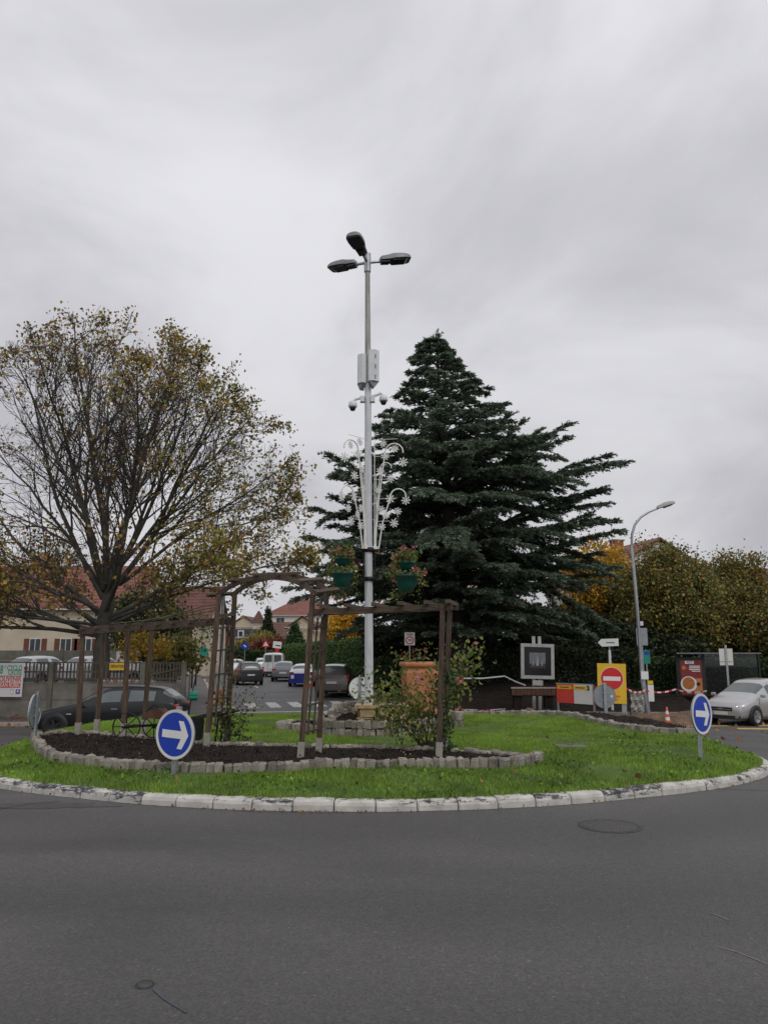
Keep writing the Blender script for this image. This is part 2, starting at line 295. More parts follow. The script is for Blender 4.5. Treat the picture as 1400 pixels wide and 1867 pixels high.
# ------------------------------------------------------------------ object helpers
def setp(o, label=None, cat=None, group=None, kind=None):
    if label: o['label'] = label
    if cat: o['category'] = cat
    if group: o['group'] = group
    if kind: o['kind'] = kind
    return o
def thing(name, label, cat, loc=(0, 0, 0), rz=0., group=None):
    o = bpy.data.objects.new(name, None); COL.objects.link(o); o.empty_display_size = .2
    o.location = loc; o.rotation_euler = (0, 0, rz)
    return setp(o, label, cat, group)
def link(name, me, mats=None, parent=None, loc=None, rot=None):
    if mats is not None:
        for m in (mats if isinstance(mats, (list, tuple)) else [mats]): me.materials.append(MATS[m])
    o = bpy.data.objects.new(name, me); COL.objects.link(o)
    if parent is not None: o.parent = parent
    if loc is not None: o.location = loc
    if rot is not None: o.rotation_euler = rot
    return o
def np_mesh(name, V, polys, mi=None, smooth=False):
    """mesh from arrays: V (n,3), polys a list of (m,k) index arrays, mi a list of material index arrays"""
    me = bpy.data.meshes.new(name)
    V = np.asarray(V, dtype=np.float32)
    me.vertices.add(len(V)); me.vertices.foreach_set('co', V.ravel())
    idx = np.concatenate([p.ravel() for p in polys]).astype(np.int32)
    tot = np.concatenate([np.full(len(p), p.shape[1]) for p in polys]).astype(np.int32)
    st = np.concatenate([[0], np.cumsum(tot)[:-1]]).astype(np.int32)
    me.loops.add(len(idx)); me.loops.foreach_set('vertex_index', idx)
    me.polygons.add(len(tot)); me.polygons.foreach_set('loop_start', st); me.polygons.foreach_set('loop_total', tot)
    if mi is not None: me.polygons.foreach_set('material_index', np.concatenate(mi).astype(np.int32))
    if smooth: me.polygons.foreach_set('use_smooth', np.ones(len(tot), dtype=bool))
    me.update(calc_edges=True)
    return me
class MB:
    """collects simple solids into one mesh"""
    def __init__(s): s.v = []; s.f = []; s.sm = []
    def add(s, v, f, sm=False):
        k = len(s.v); s.v += [tuple(p) for p in v]; s.f += [tuple(i + k for i in q) for q in f]; s.sm += [sm] * len(f); return s
    def box(s, c, d, rot=None, jit=0.):
        M_ = (rot if isinstance(rot, Matrix) else Euler(rot).to_matrix()) if rot is not None else Matrix.Identity(3)
        c = Vector(c); vs_ = []
        for i in (-1, 1):
            for j in (-1, 1):
                for k in (-1, 1):
                    p = Vector((i * d[0] / 2, j * d[1] / 2, k * d[2] / 2))
                    if jit: p += Vector([random.uniform(-jit, jit) for _ in range(3)])
                    vs_.append(c + M_ @ p)
        return s.add(vs_, [(0, 1, 3, 2), (4, 6, 7, 5), (0, 4, 5, 1), (2, 3, 7, 6), (0, 2, 6, 4), (1, 5, 7, 3)])
    def bar(s, a, b, w, h, up=(0, 0, 1)):
        a, b = Vector(a), Vector(b); d = b - a; Ln = d.length; d.normalize(); up = Vector(up)
        if abs(d.dot(up)) > .99: up = Vector((0, 1, 0))
        sd_ = d.cross(up).normalized(); u2 = sd_.cross(d)
        return s.box((a + b) / 2, (Ln, w, h), Matrix((d, sd_, u2)).transposed())
    def tube(s, pts, r, n=8, cap=True):
        pts = [Vector(p) for p in pts]; rs = r if isinstance(r, (list, tuple)) else [r] * len(pts)
        vs_, fs = [], []; ref = Vector((0, 0, 1))
        for i, p in enumerate(pts):
            d = (pts[min(i + 1, len(pts) - 1)] - pts[max(i - 1, 0)]).normalized()
            a = d.cross(ref)
            if a.length < .05: a = d.cross(Vector((0, 1, 0)))
            a.normalize(); b = a.cross(d)
            for k in range(n):
                t = 2 * math.pi * k / n; vs_.append(p + (a * math.cos(t) + b * math.sin(t)) * rs[i])
        for i in range(len(pts) - 1):
            for k in range(n): fs.append((i * n + k, i * n + (k + 1) % n, (i + 1) * n + (k + 1) % n, (i + 1) * n + k))
        s.add(vs_, fs, True)
        if cap:
            s.add(vs_[:n], [tuple(range(n))]); s.add(vs_[-n:], [tuple(range(n))[::-1]])
        return s
    def lathe(s, prof, n=24, c=(0, 0, 0), rot=None, sm=True):
        M_ = Euler(rot).to_matrix() if rot is not None else Matrix.Identity(3); c = Vector(c); vs_, fs = [], []
        for (r, z) in prof:
            for k in range(n):
                t = 2 * math.pi * k / n; vs_.append(c + M_ @ Vector((r * math.cos(t), r * math.sin(t), z)))
        for i in range(len(prof) - 1):
            for k in range(n): fs.append((i * n + k, i * n + (k + 1) % n, (i + 1) * n + (k + 1) % n, (i + 1) * n + k))
        return s.add(vs_, fs, sm)
    def prism(s, poly, depth, M4=None):
        """closed 2-D outline (x, z) with thickness along y, centred"""
        M4 = M4 or Matrix.Identity(4); n = len(poly)
        vs_ = [M4 @ Vector((x, -depth / 2, z)) for x, z in poly] + [M4 @ Vector((x, depth / 2, z)) for x, z in poly]
        return s.add(vs_, [tuple(range(n)), tuple(range(n, 2 * n))[::-1]] + [(i, i + n, (i + 1) % n + n, (i + 1) % n) for i in range(n)])
    def quad(s, a, b, c, d): return s.add([a, b, c, d], [(0, 1, 2, 3)])
    def mesh(s, name):
        me = bpy.data.meshes.new(name); me.from_pydata(s.v, [], s.f)
        bm = bmesh.new(); bm.from_mesh(me); bmesh.ops.recalc_face_normals(bm, faces=bm.faces[:]); bm.to_mesh(me); bm.free()
        me.polygons.foreach_set('use_smooth', s.sm); me.update(); return me
    def build(s, name, m, parent=None, loc=None, rot=None): return link(name, s.mesh(name), m, parent, loc, rot)
def B(): return MB()
def disc(r, th, n=40): return B().lathe([(0, -th / 2), (r, -th / 2), (r, th / 2), (0, th / 2)], n, rot=(math.pi / 2, 0, 0), sm=False)
def text(s, size, m, parent, loc, rot=(math.pi / 2, 0, 0), bold=.0, sx=1., align='CENTER', name='lettering'):
    cu = bpy.data.curves.new('t', 'FONT'); cu.body = s; cu.size = size; cu.align_x = align; cu.align_y = 'CENTER'; cu.offset = bold * size; cu.extrude = .0015
    o = bpy.data.objects.new('t', cu); COL.objects.link(o)
    dg = bpy.context.evaluated_depsgraph_get(); me = bpy.data.meshes.new_from_object(o.evaluated_get(dg))
    bpy.data.objects.remove(o); bpy.data.curves.remove(cu)
    me.materials.clear(); r = link(name, me, m, parent, loc, rot); r.scale = (sx, 1, 1); return r
def copy_tree(o, parent=None):
    c = o.copy(); COL.objects.link(c); c.parent = parent
    for ch in o.children: copy_tree(ch, c)
    return c

# --- foliage arrays
def leaves_np(P, size, n_mats, probs=None, up=.3, aspect=.75, jitter=.4):
    """a folded kite of two triangles at each point, random directions"""
    n = len(P); P = np.asarray(P)
    d = rng.normal(size=(n, 3)); d[:, 2] -= up; d /= np.linalg.norm(d, axis=1)[:, None]
    w = rng.normal(size=(n, 3)); w -= (w * d).sum(1)[:, None] * d; w /= np.linalg.norm(w, axis=1)[:, None]
    nn = np.cross(d, w)
    s = (size * (1 + jitter * rng.uniform(-1, 1, n)))[:, None]
    a = P; b = P + d * s * .55 + w * s * aspect * .5 + nn * s * .12; c = P + d * s * .95; e = P + d * s * rng.uniform(.35, .7, (n, 1)) - w * s * aspect * rng.uniform(.35, .6, (n, 1)) + nn * s * .15
    V = np.stack([a, b, c, e], 1).reshape(-1, 3)
    i = np.arange(n)[:, None] * 4
    F = np.concatenate([i + np.array([[0, 1, 2]]), i + np.array([[0, 2, 3]])])
    m = rng.choice(n_mats, n, p=probs)
    return V, F, np.concatenate([m, m])
def leaf_obj(name, P, size, mats, probs, parent=None, **k):
    V, F, m = leaves_np(P, size, len(mats), probs, **k)
    return link(name, np_mesh(name, V, [F], [m]), mats, parent)
def frusta(segs, n=4):
    """segs rows: p0(3) p1(3) r0 r1"""
    S = np.asarray(segs, dtype=float); p0, p1, r0, r1 = S[:, :3], S[:, 3:6], S[:, 6], S[:, 7]
    d = p1 - p0; d /= np.maximum(np.linalg.norm(d, axis=1), 1e-6)[:, None]
    ref = np.where(np.abs(d[:, 2:3]) > .9, np.array([[1., 0, 0]]), np.array([[0, 0, 1.]]))
    a = np.cross(d, ref); a /= np.linalg.norm(a, axis=1)[:, None]; b = np.cross(d, a)
    t = 2 * np.pi * np.arange(n) / n
    ring = a[:, None, :] * np.cos(t)[None, :, None] + b[:, None, :] * np.sin(t)[None, :, None]
    V = np.concatenate([p0[:, None] + ring * r0[:, None, None], p1[:, None] + ring * r1[:, None, None]], 1).reshape(-1, 3)
    k = np.arange(n); k2 = (k + 1) % n
    q = np.stack([k, k2, k2 + n, k + n], 1)
    F = (np.arange(len(S))[:, None, None] * 2 * n + q[None]).reshape(-1, 4)
    return V, F
def twig_obj(name, segs, m, parent=None, n=4):
    V, F = frusta(segs, n); return link(name, np_mesh(name, V, [F], smooth=True), m, parent)

# ================================================================== THE SETTING
def sheet(name, xs_of_y, ys, dz, m, nx=2, zf=None):
    """strip of ground: for every y a left and right edge, following the terrain"""
    V, F = [], []
    for y in ys:
        a, b = xs_of_y(y)
        for i in range(nx + 1):
            x = a + (b - a) * i / nx; V.append((x, y, (zf(x, y) if zf else gz(y)) + dz))
    w = nx + 1
    for j in range(len(ys) - 1):
        for i in range(nx): F.append((j * w + i, j * w + i + 1, (j + 1) * w + i + 1, (j + 1) * w + i))
    me = bpy.data.meshes.new(name); me.from_pydata(V, [], F); me.update()
    return setp(link(name, me, m), kind='structure')
sheet('ground', lambda y: (-900, 900), [-40, 10, 24, 30, 42, 80, 150, 500, 1500], -.09, 'field')
sheet('roundabout_road', lambda y: (-70, 70), [-30, 10, 24, 30, 32.5], 0, 'asphalt')
SL, SR = (lambda y: -.25 * y + 1.3), (lambda y: -.25 * y + 8.9)        # street edges
sheet('street', lambda y: (SL(y) - 1, SR(y) + 1) if y < 33 else (SL(y), SR(y)), [30, 31, 33, 36, 42, 80, 150, 260], .006, 'asphalt_street')

def curb_strip(name, pts, h, w, m, seg=1.0, lens=1.0, parent=None):
    """row of separate kerb stones along a line; pts are (x, y)"""
    root = parent or setp(bpy.data.objects.new(name, None), kind='structure')
    if parent is None: COL.objects.link(root)
    me = B().prism([(-lens / 2 + .006, -.25), (lens / 2 - .006, -.25), (lens / 2 - .006, h - .02), (lens / 2 - .03, h), (-lens / 2 + .03, h), (-lens / 2 + .006, h - .02)], w).mesh('kerbstone'); me.materials.append(MATS[m])
    for a, b in zip(pts[:-1], pts[1:]):
        a, b = Vector(a), Vector(b); n = max(1, int((b - a).length / lens)); ang = math.atan2(b.y - a.y, b.x - a.x)
        for i in range(n):
            p = a.lerp(b, (i + .5) / n)
            o = link('kerbstone', me, None, root, (p.x, p.y, gz(p.y) + random.uniform(-.006, .006)), (0, 0, ang)); o.scale.x = (b - a).length / n / lens
    return root

# left: pavement in front of the fence and along the street, car park behind
sheet('left_pavement', lambda y: (-45, SL(y) - .12) if y < 29.6 else (SL(y) - 1.75, SL(y) - .12), [27.1, 28, 29.6, 30, 42, 80, 150], .125, 'pavement_asphalt', nx=6)
curb_strip('left_pavement_kerb', [(-26, 26.95), (SL(26.95) - .6, 26.95), (SL(27.6), 27.6), (SL(40), 40), (SL(60), 60)], .13, .2, 'granite_kerb')
sheet('car_park', lambda y: (-60, SL(y) - 1.9), [29.85, 31, 44, 47], 0, 'asphalt_lot', nx=4, zf=lambda x, y: .25)
# right: pavement by the street, the planted verge under the cedar
sheet('right_pavement', lambda y: (SR(y) + .12, SR(y) + 1.7), [31.5, 36, 42, 80, 150], .125, 'pavement_asphalt')
curb_strip('right_pavement_kerb', [(SR(70), 70), (SR(33), 33), (SR(31.4) + .8, 31.4), (14, 31.2)], .13, .2, 'granite_kerb')
def vz(x, y): return gz(y) + .13 + .62 * min(max((y - 32.2) / 6.5, 0), 1) + .05 * math.sin(x * 1.7 + y) * min(max((y - 32) / 3, 0), 1)
sheet('planted_verge', lambda y: (SR(y) + 1.7, 13.2) if y < 36 else (SR(y) + 1.7, 60), [31.35, 32.2, 33, 34, 35, 36, 37, 38.7, 42, 44, 50, 70], 0, 'verge_soil', nx=40, zf=vz)
sheet('right_pavement_far', lambda y: (13.2, 60), [32, 33, 34, 35, 36], .12, 'pavement_asphalt', nx=6)
curb_strip('far_pavement_kerb', [(13.2, 31.9), (34, 31.9)], .13, .2, 'granite_kerb')

# ---- kerb of the island: separate painted stones
kerb = setp(bpy.data.objects.new('island_kerb', None), kind='structure'); COL.objects.link(kerb)
NK = 100; LK = 2 * math.pi * IR / NK
def kstone(seed):
    random.seed(seed); l = LK / 2 - .007; V = []
    prof = [(.012, -.16), (.004, .07), (-.012, .105), (-.04, .122), (-.165, .127), (-.17, -.16)]
    for k, x in enumerate((-l, -l + .02, -l * .35, l * .3, l - .02, l)):
        for j, (y, z) in enumerate(prof):
            e = k in (0, 5); j1 = random.uniform(-.004, .004) if 0 < j < 5 else 0
            V.append((x, -(y - (.016 if e and j < 4 else 0)) + j1, z - (.008 if e and j > 1 and j < 5 else 0) + j1))
    F = []
    for k in range(5):
        for j in range(6): F.append((k * 6 + j, k * 6 + (j + 1) % 6, (k + 1) * 6 + (j + 1) % 6, (k + 1) * 6 + j))
    F += [tuple(range(6)), tuple(range(30, 36))[::-1]]
    return B().add(V, F).mesh('kerbstone')
KM = [kstone(i) for i in range(5)]
for me in KM: me.materials.append(MATS['kerb_paint'])
random.seed(3)
for i in range(NK):
    a = 2 * math.pi * i / NK; ca, sa = math.cos(a), math.sin(a); jr = random.uniform(-.008, .008)
    x, y = IC.x + (IR - LK ** 2 / 8 / IR + jr) * ca, IC.y + (IR + jr) * sa
    o = link('kerbstone', KM[i % 5] if i % 3 else KM[random.randrange(5)], None, kerb, (x, y, gz(y) - .012 + random.uniform(-.008, .008)), (random.uniform(-.02, .02), random.uniform(-.012, .012) + .66 / 14 * ca * (1 if 10 < y < 24 else 0), a + math.pi / 2 + random.uniform(-.008, .008)))
    o.rotation_euler.y = math.atan2(gz(y + .2 * ca) - gz(y - .2 * ca), .4) * -1 + random.uniform(-.012, .012)
# ---- lawn disc
V, F = [(IC.x, IC.y, lawn(IC.x, IC.y))], []
RR = [.6, 1.5, 2.5, 3.5, 4.5, 5.3, 6, 6.4, 6.8, 7.05, 7.22, 7.31]; NA = 96
for r in RR:
    for k in range(NA):
        t = 2 * math.pi * k / NA; x, y = IC.x + r * math.cos(t), IC.y + r * math.sin(t)
        V.append((x, y, lawn(x, y) + .025 * math.sin(x * 2.1 + 1) * math.cos(y * 1.7) * (r < 6.9) - (.012 if r > 7.25 else 0)))
for k in range(NA): F.append((0, 1 + k, 1 + (k + 1) % NA))
for j in range(len(RR) - 1):
    for k in range(NA):
        a = 1 + j * NA; F.append((a + k, a + NA + k, a + NA + (k + 1) % NA, a + (k + 1) % NA))
me = bpy.data.meshes.new('island_lawn'); me.from_pydata(V, [], F); me.polygons.foreach_set('use_smooth', [True] * len(F)); me.update()
setp(link('island_lawn', me, 'turf'), kind='structure')

# ---- flower beds edged with cobbles
from mathutils.geometry import delaunay_2d_cdt
def smooth_loop(P, step, closed=True):
    P = [Vector(p) for p in P]; n = len(P); outp = []
    rngi = range(n) if closed else range(n - 1)
    for i in rngi:
        g = (lambda k: P[k % n]) if closed else (lambda k: P[min(max(k, 0), n - 1)])
        p0, p1, p2, p3 = g(i - 1), g(i), g(i + 1), g(i + 2)
        for k in range(24):
            t = k / 24
            outp.append(.5 * ((2 * p1) + (p2 - p0) * t + (2 * p0 - 5 * p1 + 4 * p2 - p3) * t * t + (3 * p1 - p0 - 3 * p2 + p3) * t ** 3))
    if closed: outp.append(outp[0].copy())
    else: outp.append(P[-1])
    res = [outp[0]]; acc = 0
    for a, b in zip(outp[:-1], outp[1:]):
        d = (b - a).length; 
        while acc + d >= step:
            f = (step - acc) / d; a = a.lerp(b, f); d = (b - a).length; res.append(a.copy()); acc = 0
        acc += d
    return res
def inpoly(X, Y, poly):
    c = np.zeros(len(X), bool); n = len(poly)
    for i in range(n):
        x1, y1 = poly[i]; x2, y2 = poly[i - 1]
        k = (y1 > Y) != (y2 > Y)
        c ^= k & (X < (x2 - x1) * (Y - y1) / ((y2 - y1) or 1e-9) + x1)
    return c
def cobble_mesh(seed):
    r = random.Random(seed); bm = bmesh.new(); bmesh.ops.create_cube(bm, size=1)
    bmesh.ops.bevel(bm, geom=bm.edges[:], offset=.16, segments=1, affect='EDGES')
    for v in bm.verts: v.co += Vector([r.uniform(-.085, .085) for _ in range(3)])
    me = bpy.data.meshes.new('cobble'); bm.to_mesh(me); bm.free(); me.materials.append(MATS['cobble'])
    me.polygons.foreach_set('use_smooth', [False] * len(me.polygons)); return me
CM = [cobble_mesh(i) for i in range(8)]
def cobbles(root, line, zf, size=(.125, .13, .15), dz=0., jit=1., close=True):
    for i in range(len(line) - 1):
        a, b = line[i], line[i + 1]; p = (a + b) / 2; ang = math.atan2(b.y - a.y, b.x - a.x)
        o = link('cobble', random.choice(CM), None, root, (p.x + random.uniform(-.012, .012), p.y + random.uniform(-.012, .012), zf(p.x, p.y) + dz + random.uniform(-.012, .014) * jit),
                 (random.uniform(-.09, .09), random.uniform(-.07, .07), ang + random.uniform(-.12, .12)))
        k = (b - a).length
        o.scale = (k * random.uniform(1.0, 1.12), size[1] * random.uniform(.9, 1.3), size[2] * random.uniform(.85, 1.15))
def soil(name, poly, zf, parent, m='earth', amp=.03, step=.16):
    xs = [p[0] for p in poly]; ys = [p[1] for p in poly]
    gx, gy = np.meshgrid(np.arange(min(xs), max(xs), step), np.arange(min(ys), max(ys), step)); X = gx.ravel() + rng.uniform(-.05, .05, gx.size); Y = gy.ravel() + rng.uniform(-.05, .05, gx.size)
    k = inpoly(X, Y, poly); pts = [Vector(p) for p in poly] + [Vector(p) for p in zip(X[k], Y[k])]
    n = len(poly); res = delaunay_2d_cdt(pts, [(i, (i + 1) % n) for i in range(n)], [], 1, 1e-4)
    V = [(p.x, p.y, zf(p.x, p.y) + (random.uniform(-amp, amp) if i >= n else 0)) for i, p in enumerate(res[0])]
    me = bpy.data.meshes.new(name); me.from_pydata(V, [], [tuple(f) for f in res[2]]); me.polygons.foreach_set('use_smooth', [True] * len(me.polygons)); me.update()
    o = link(name, me, m, parent)
    return o
def chips(poly, zf, n, parent, size=.03, mats=('mulch', 'mulch_pale', 'earth'), probs=(.55, .05, .40)):
    xs = [p[0] for p in poly]; ys = [p[1] for p in poly]
    X = rng.uniform(min(xs), max(xs), n); Y = rng.uniform(min(ys), max(ys), n); k = inpoly(X, Y, poly); X, Y = X[k], Y[k]
    Z = np.array([zf(a, b) for a, b in zip(X, Y)]) + rng.uniform(0, .03, len(X))
    o = leaf_obj('mulch_chips', np.stack([X, Y, Z], 1), size, list(mats), list(probs), parent, up=0, aspect=.6, jitter=.7)
    o['kind'] = 'stuff'; return o
BEDS = []
def bed(name, label, loop, h, courses=1, soil_h=.11, nchips=4000, csize=.125, mound=0.):
    root = thing(name, label, 'flower bed', (0, 0, 0))
    line = smooth_loop(loop, csize)
    line = [p + Vector((random.uniform(-.02, .02), random.uniform(-.02, .02))) for p in line]; line[-1] = line[0]
    poly = [(p.x, p.y) for p in line]; BEDS.append(poly)
    cx = sum(p[0] for p in poly) / len(poly); cy = sum(p[1] for p in poly) / len(poly)
    zf = lambda x, y: lawn(x, y) + soil_h + mound * max(0, 1 - math.hypot(x - cx, y - cy) / 1.2)
    for c in range(courses): cobbles(root, line, lawn, (csize, .13, h / courses * 1.12), dz=h / courses * (c + .5) - .02)
    s = soil('soil', poly, zf, root); chips(poly, zf, nchips, s)
    return root, poly, zf
G = lambda u, v, dz=0: ongrass(u, v, dz).to_2d()
front_loop = [G(62, 1350), G(74, 1370), G(100, 1386), G(150, 1395), G(220, 1402), G(310, 1409), G(400, 1410), G(500, 1407), G(600, 1402), G(700, 1402), G(800, 1401), G(900, 1400), G(960, 1395), G(980, 1386),
              G(968, 1374, .16), G(900, 1366, .16), G(800, 1360, .16), G(640, 1355, .16), G(500, 1353, .16), G(400, 1350, .16), G(310, 1343, .16), G(210, 1334, .16), G(130, 1329, .16), G(80, 1333, .16)]
bed('flower_bed', 'long kidney-shaped bed of dark mulch edged with grey cobbles, under the wooden pergola', front_loop, .145, nchips=9000, soil_h=.09, csize=.115)
# central bed with two courses, the pole stands in it
mid_loop = [G(594, 1339), G(640, 1342), G(690, 1342), G(745, 1339), G(795, 1333), G(828, 1322), Vector((1.6, 17.2)), Vector((1.1, 18.0)), Vector((.2, 18.3)), Vector((-.9, 18.1)), Vector((-1.35, 17.2))]
mid, midpoly, midz = bed('flower_bed', 'raised central bed with two courses of cobbles around the lamp post and clay planter', mid_loop, .30, 2, .22, 4500, mound=.22)
up_line = smooth_loop([G(598, 1340) + Vector((.08, .3)), Vector((-1.1, 16.4)), Vector((-.95, 17.0)), Vector((-.6, 17.4)), Vector((0, 17.6))], .13, False)
for c in range(3):
    seg = up_line[min(c * 3, 8):]
    cobbles(mid, seg, lawn, (.13, .11, .12), dz=.27 + .10 * c)
left_loop = [G(519, 1330), G(545, 1333), G(590, 1336), Vector((-1.3, 16.7)), Vector((-1.5, 17.7)), Vector((-2.0, 17.4)), Vector((-2.25, 16.8))]
bed('flower_bed', 'small wedge-shaped cobble bed left of the lamp post', left_loop, .15, 1, .09, 1200)
right_loop = [Vector(p) for p in ((1.85, 21.3), (2.95, 21.2), (4.0, 20.9), (4.7, 19.6), (4.85, 17.6), (5.25, 16.3), (5.85, 15.8), (6.35, 16.3), (6.5, 17.3), (6.35, 18.4), (5.9, 19.5), (5.0, 20.9), (3.6, 22.0), (2.3, 22.5), (1.6, 22.1))]
bed('flower_bed', 'long narrow bed of brown soil curving along the back right edge of the lawn', right_loop, .13, 1, .10, 3500, csize=.14)
# ---- grass blades
def grass():
    n = 420000
    r = IR * np.sqrt(rng.uniform(0, 1, n)) * .985; a = rng.uniform(0, 2 * np.pi, n)
    X, Y = IC.x + r * np.cos(a), IC.y + r * np.sin(a)
    keep = rng.uniform(0, 1, n) < np.clip(1.6 - (Y - 9) / 14 , .35, 1)
    for p in BEDS: keep &= ~inpoly(X, Y, p)
    bare = (np.sin(X * 2.3 + .7) * np.cos(Y * 3.1 + X) > .72) & (Y < 12.4) & (rng.uniform(0, 1, n) < .5)
    keep &= ~bare
    X, Y = X[keep], Y[keep]; n = len(X)
    Z = np.array([lawn(x, y) for x, y in zip(X, Y)]) - .006
    pat = np.sin(X * 1.3 + 2) * np.cos(Y * 1.1) + .5 * np.sin(X * 4.1 + Y * 3.3)
    h = rng.uniform(.022, .06, n) * (1 + .25 * pat) * np.where(Y < 12, 1.12, .9)
    az = rng.uniform(0, 2 * np.pi, n); w = rng.uniform(.0035, .008, n); ln = rng.uniform(.1, .7, n) * h; la = rng.uniform(0, 2 * np.pi, n)
    P = np.stack([X, Y, Z], 1); side = np.stack([np.cos(az), np.sin(az), 0 * az], 1) * w[:, None]
    tip = P + np.stack([np.cos(la) * ln, np.sin(la) * ln, h], 1)
    V = np.stack([P - side, P + side, tip], 1).reshape(-1, 3); F = np.arange(3 * n).reshape(-1, 3)
    f = np.clip((Y - 10.5) / 5, 0, 1)
    q = rng.uniform(0, 1, n) + .2 * pat + .12 * np.sin(X * 7.3 + Y * 2) * np.cos(Y * 6.1)
    m = np.where(q < .45 - .3 * f, 0, np.where(q < .80 - .25 * f, 1, np.where(q < 1.0, 2, 1))); m = np.where(rng.uniform(0, 1, n) < .07, 3, m)
    o = link('lawn_grass', np_mesh('lawn_grass', V, [F], [m]), ['leaf_b1', 'leaf_b2', 'leaf_b3', 'leaf_b4']); setp(o, 'short green grass covering the round traffic island', 'grass', kind='stuff')
    # broad-leaved weeds in the rough strip behind the kerb
    k = 9000; r = rng.uniform(IR - 2.6, IR - .2, k); a = rng.uniform(np.pi * 1.05, np.pi * 1.95, k); X, Y = IC.x + r * np.cos(a), IC.y + r * np.sin(a)
    kp = (np.sin(X * 3.3) + np.cos(X * 1.7 + Y * 4) + rng.normal(size=k) * .5) > .7
    for p in BEDS: kp &= ~inpoly(X, Y, p)
    X, Y = X[kp], Y[kp]; Z = np.array([lawn(x, y) for x, y in zip(X, Y)]) + rng.uniform(.012, .055, len(X))
    o = leaf_obj('weeds', np.stack([X, Y, Z], 1), .05, ['leaf_b1', 'leaf_wd', 'leaf_b2'], [.4, .4, .2], up=-.2, aspect=.8); setp(o, 'low broad-leaved weeds in the grass behind the white kerb', 'weeds', kind='stuff')
    # little pale flower heads
    k = 260; r = rng.uniform(1, IR - .4, k); a = rng.uniform(np.pi, 2 * np.pi, k); X, Y = IC.x + r * np.cos(a), IC.y + r * np.sin(a); kp = np.ones(k, bool)
    for p in BEDS: kp &= ~inpoly(X, Y, p)
    X, Y = X[kp], Y[kp]; Z = np.array([lawn(x, y) for x, y in zip(X, Y)]) + .055
    o = leaf_obj('lawn_daisies', np.stack([X, Y, Z], 1), .022, ['leaf_cr', 'leaf_ry'], [.6, .4], up=-1); setp(o, 'tiny pale flower heads dotted in the lawn', 'flowers', kind='stuff')
grass()
# ---- fallen leaves: on the lawn, along kerbs, on the road to the right and the car park edge
def fallen(name, label, pts, size, mats, probs):
    o = leaf_obj(name, np.array(pts), size, mats, probs, up=0, jitter=.6); o.scale = (1, 1, 1); setp(o, label, 'leaves', kind='stuff')
def scat(n, x0, x1, y0, y1, zf):
    return [(x, y, zf(x, y) + .012) for x, y in zip(rng.uniform(x0, x1, n), rng.uniform(y0, y1, n))]
FM, FP = ['leaf_ft', 'leaf_fb', 'leaf_go', 'leaf_dry'], [.15, .35, .15, .35]
rd = lambda x, y: gz(y)
fallen('fallen_leaves', 'brown leaves lying along the left pavement kerb', scat(420, -22, -8.5, 26.3, 27.0, rd) + scat(260, -20, -8, 27.1, 29.3, lambda x, y: gz(y) + .125), .12, FM, FP)
fallen('fallen_leaves', 'yellow brown leaves scattered on the road near the silver car', scat(70, 8, 20, 20, 30, rd) + scat(60, 9, 14, 24, 29, rd), .12, FM, FP)
fallen('fallen_leaves', 'few small brown leaves lying on the island lawn', [(x, y, lawn(x, y) + .05) for x, y in ((-.1, 10.3), (-.05, 10.35), (2.1, 12.2), (3.0, 14.5), (-4.0, 11.6), (-2.6, 10.1), (1.2, 10.0))] + scat(14, -4, 4, 10, 11.2, lambda x, y: lawn(x, y) + .03), .075, FM, FP)
fallen('fallen_leaves', 'debris of leaf litter in the gutter below the white kerb', [(IC.x + (IR + d) * math.cos(t), IC.y + (IR + d) * math.sin(t), gz(IC.y + (IR + d) * math.sin(t)) + .006) for t, d in zip(rng.normal(4.62, .10, 90), rng.uniform(.01, .12, 90))] +
       [(IC.x + (IR + d) * math.cos(t), IC.y + (IR + d) * math.sin(t), gz(IC.y + (IR + d) * math.sin(t)) + .006) for t, d in zip(rng.uniform(3.6, 5.8, 120), rng.exponential(.03, 120))], .03, FM, FP)
fallen('fallen_leaves', 'orange leaf litter on the car park behind the picket fence', scat(900, -20, -8.6, 30.1, 32.5, lambda x, y: .25), .14, ['leaf_ft', 'leaf_fb', 'leaf_go', 'leaf_red'], [.4, .25, .15, .2])

# ---- road surface marks (sheets a few mm above the asphalt)
def patch(name, poly, dz, m, label=None, cat=None, kind='structure'):
    me = bpy.data.meshes.new(name); me.from_pydata([(x, y, gz(y) + dz) for x, y in poly], [], [tuple(range(len(poly)))]); me.update()
    return setp(link(name, me, m), label, cat, kind=kind)
def groundpx(u, v):
    Y = 10.
    for _ in range(60): p = at(u, v, Y); Y = .5 * Y + .5 * Y * (CAM_H - gz(Y)) / max(CAM_H - p.z, .01)
    return Vector((at(u, v, Y).x, Y))
def ribbon(name, pts, w, dz, m):
    pts = [Vector(p) for p in pts]; a, b = [], []
    for i, p in enumerate(pts):
        d = (pts[min(i + 1, len(pts) - 1)] - pts[max(i - 1, 0)]).normalized(); s = Vector((-d.y, d.x)) * w * random.uniform(.6, 1.3) / 2
        a.append(p + s); b.append(p - s)
    me = bpy.data.meshes.new(name); P = a + b; n = len(pts)
    me.from_pydata([(p.x, p.y, gz(p.y) + dz) for p in P], [], [(i, i + 1, n + i + 1, n + i) for i in range(n - 1)]); me.update()
    return setp(link(name, me, m), kind='structure')
mh = thing('manhole_cover', 'round manhole cover flush in the road in front of the kerb', 'manhole cover', (*groundpx(1112, 1507), gz(groundpx(1112, 1507).y)))
r0 = .27
B().lathe([(r0, .004), (r0 - .03, .008), (0, .008)], 40).build('lid', 'asphalt_lid', mh); B().lathe([(r0 + .001, .003), (r0 + .03, .010), (r0 + .055, .003)], 40).build('frame_ring', 'tar', mh)
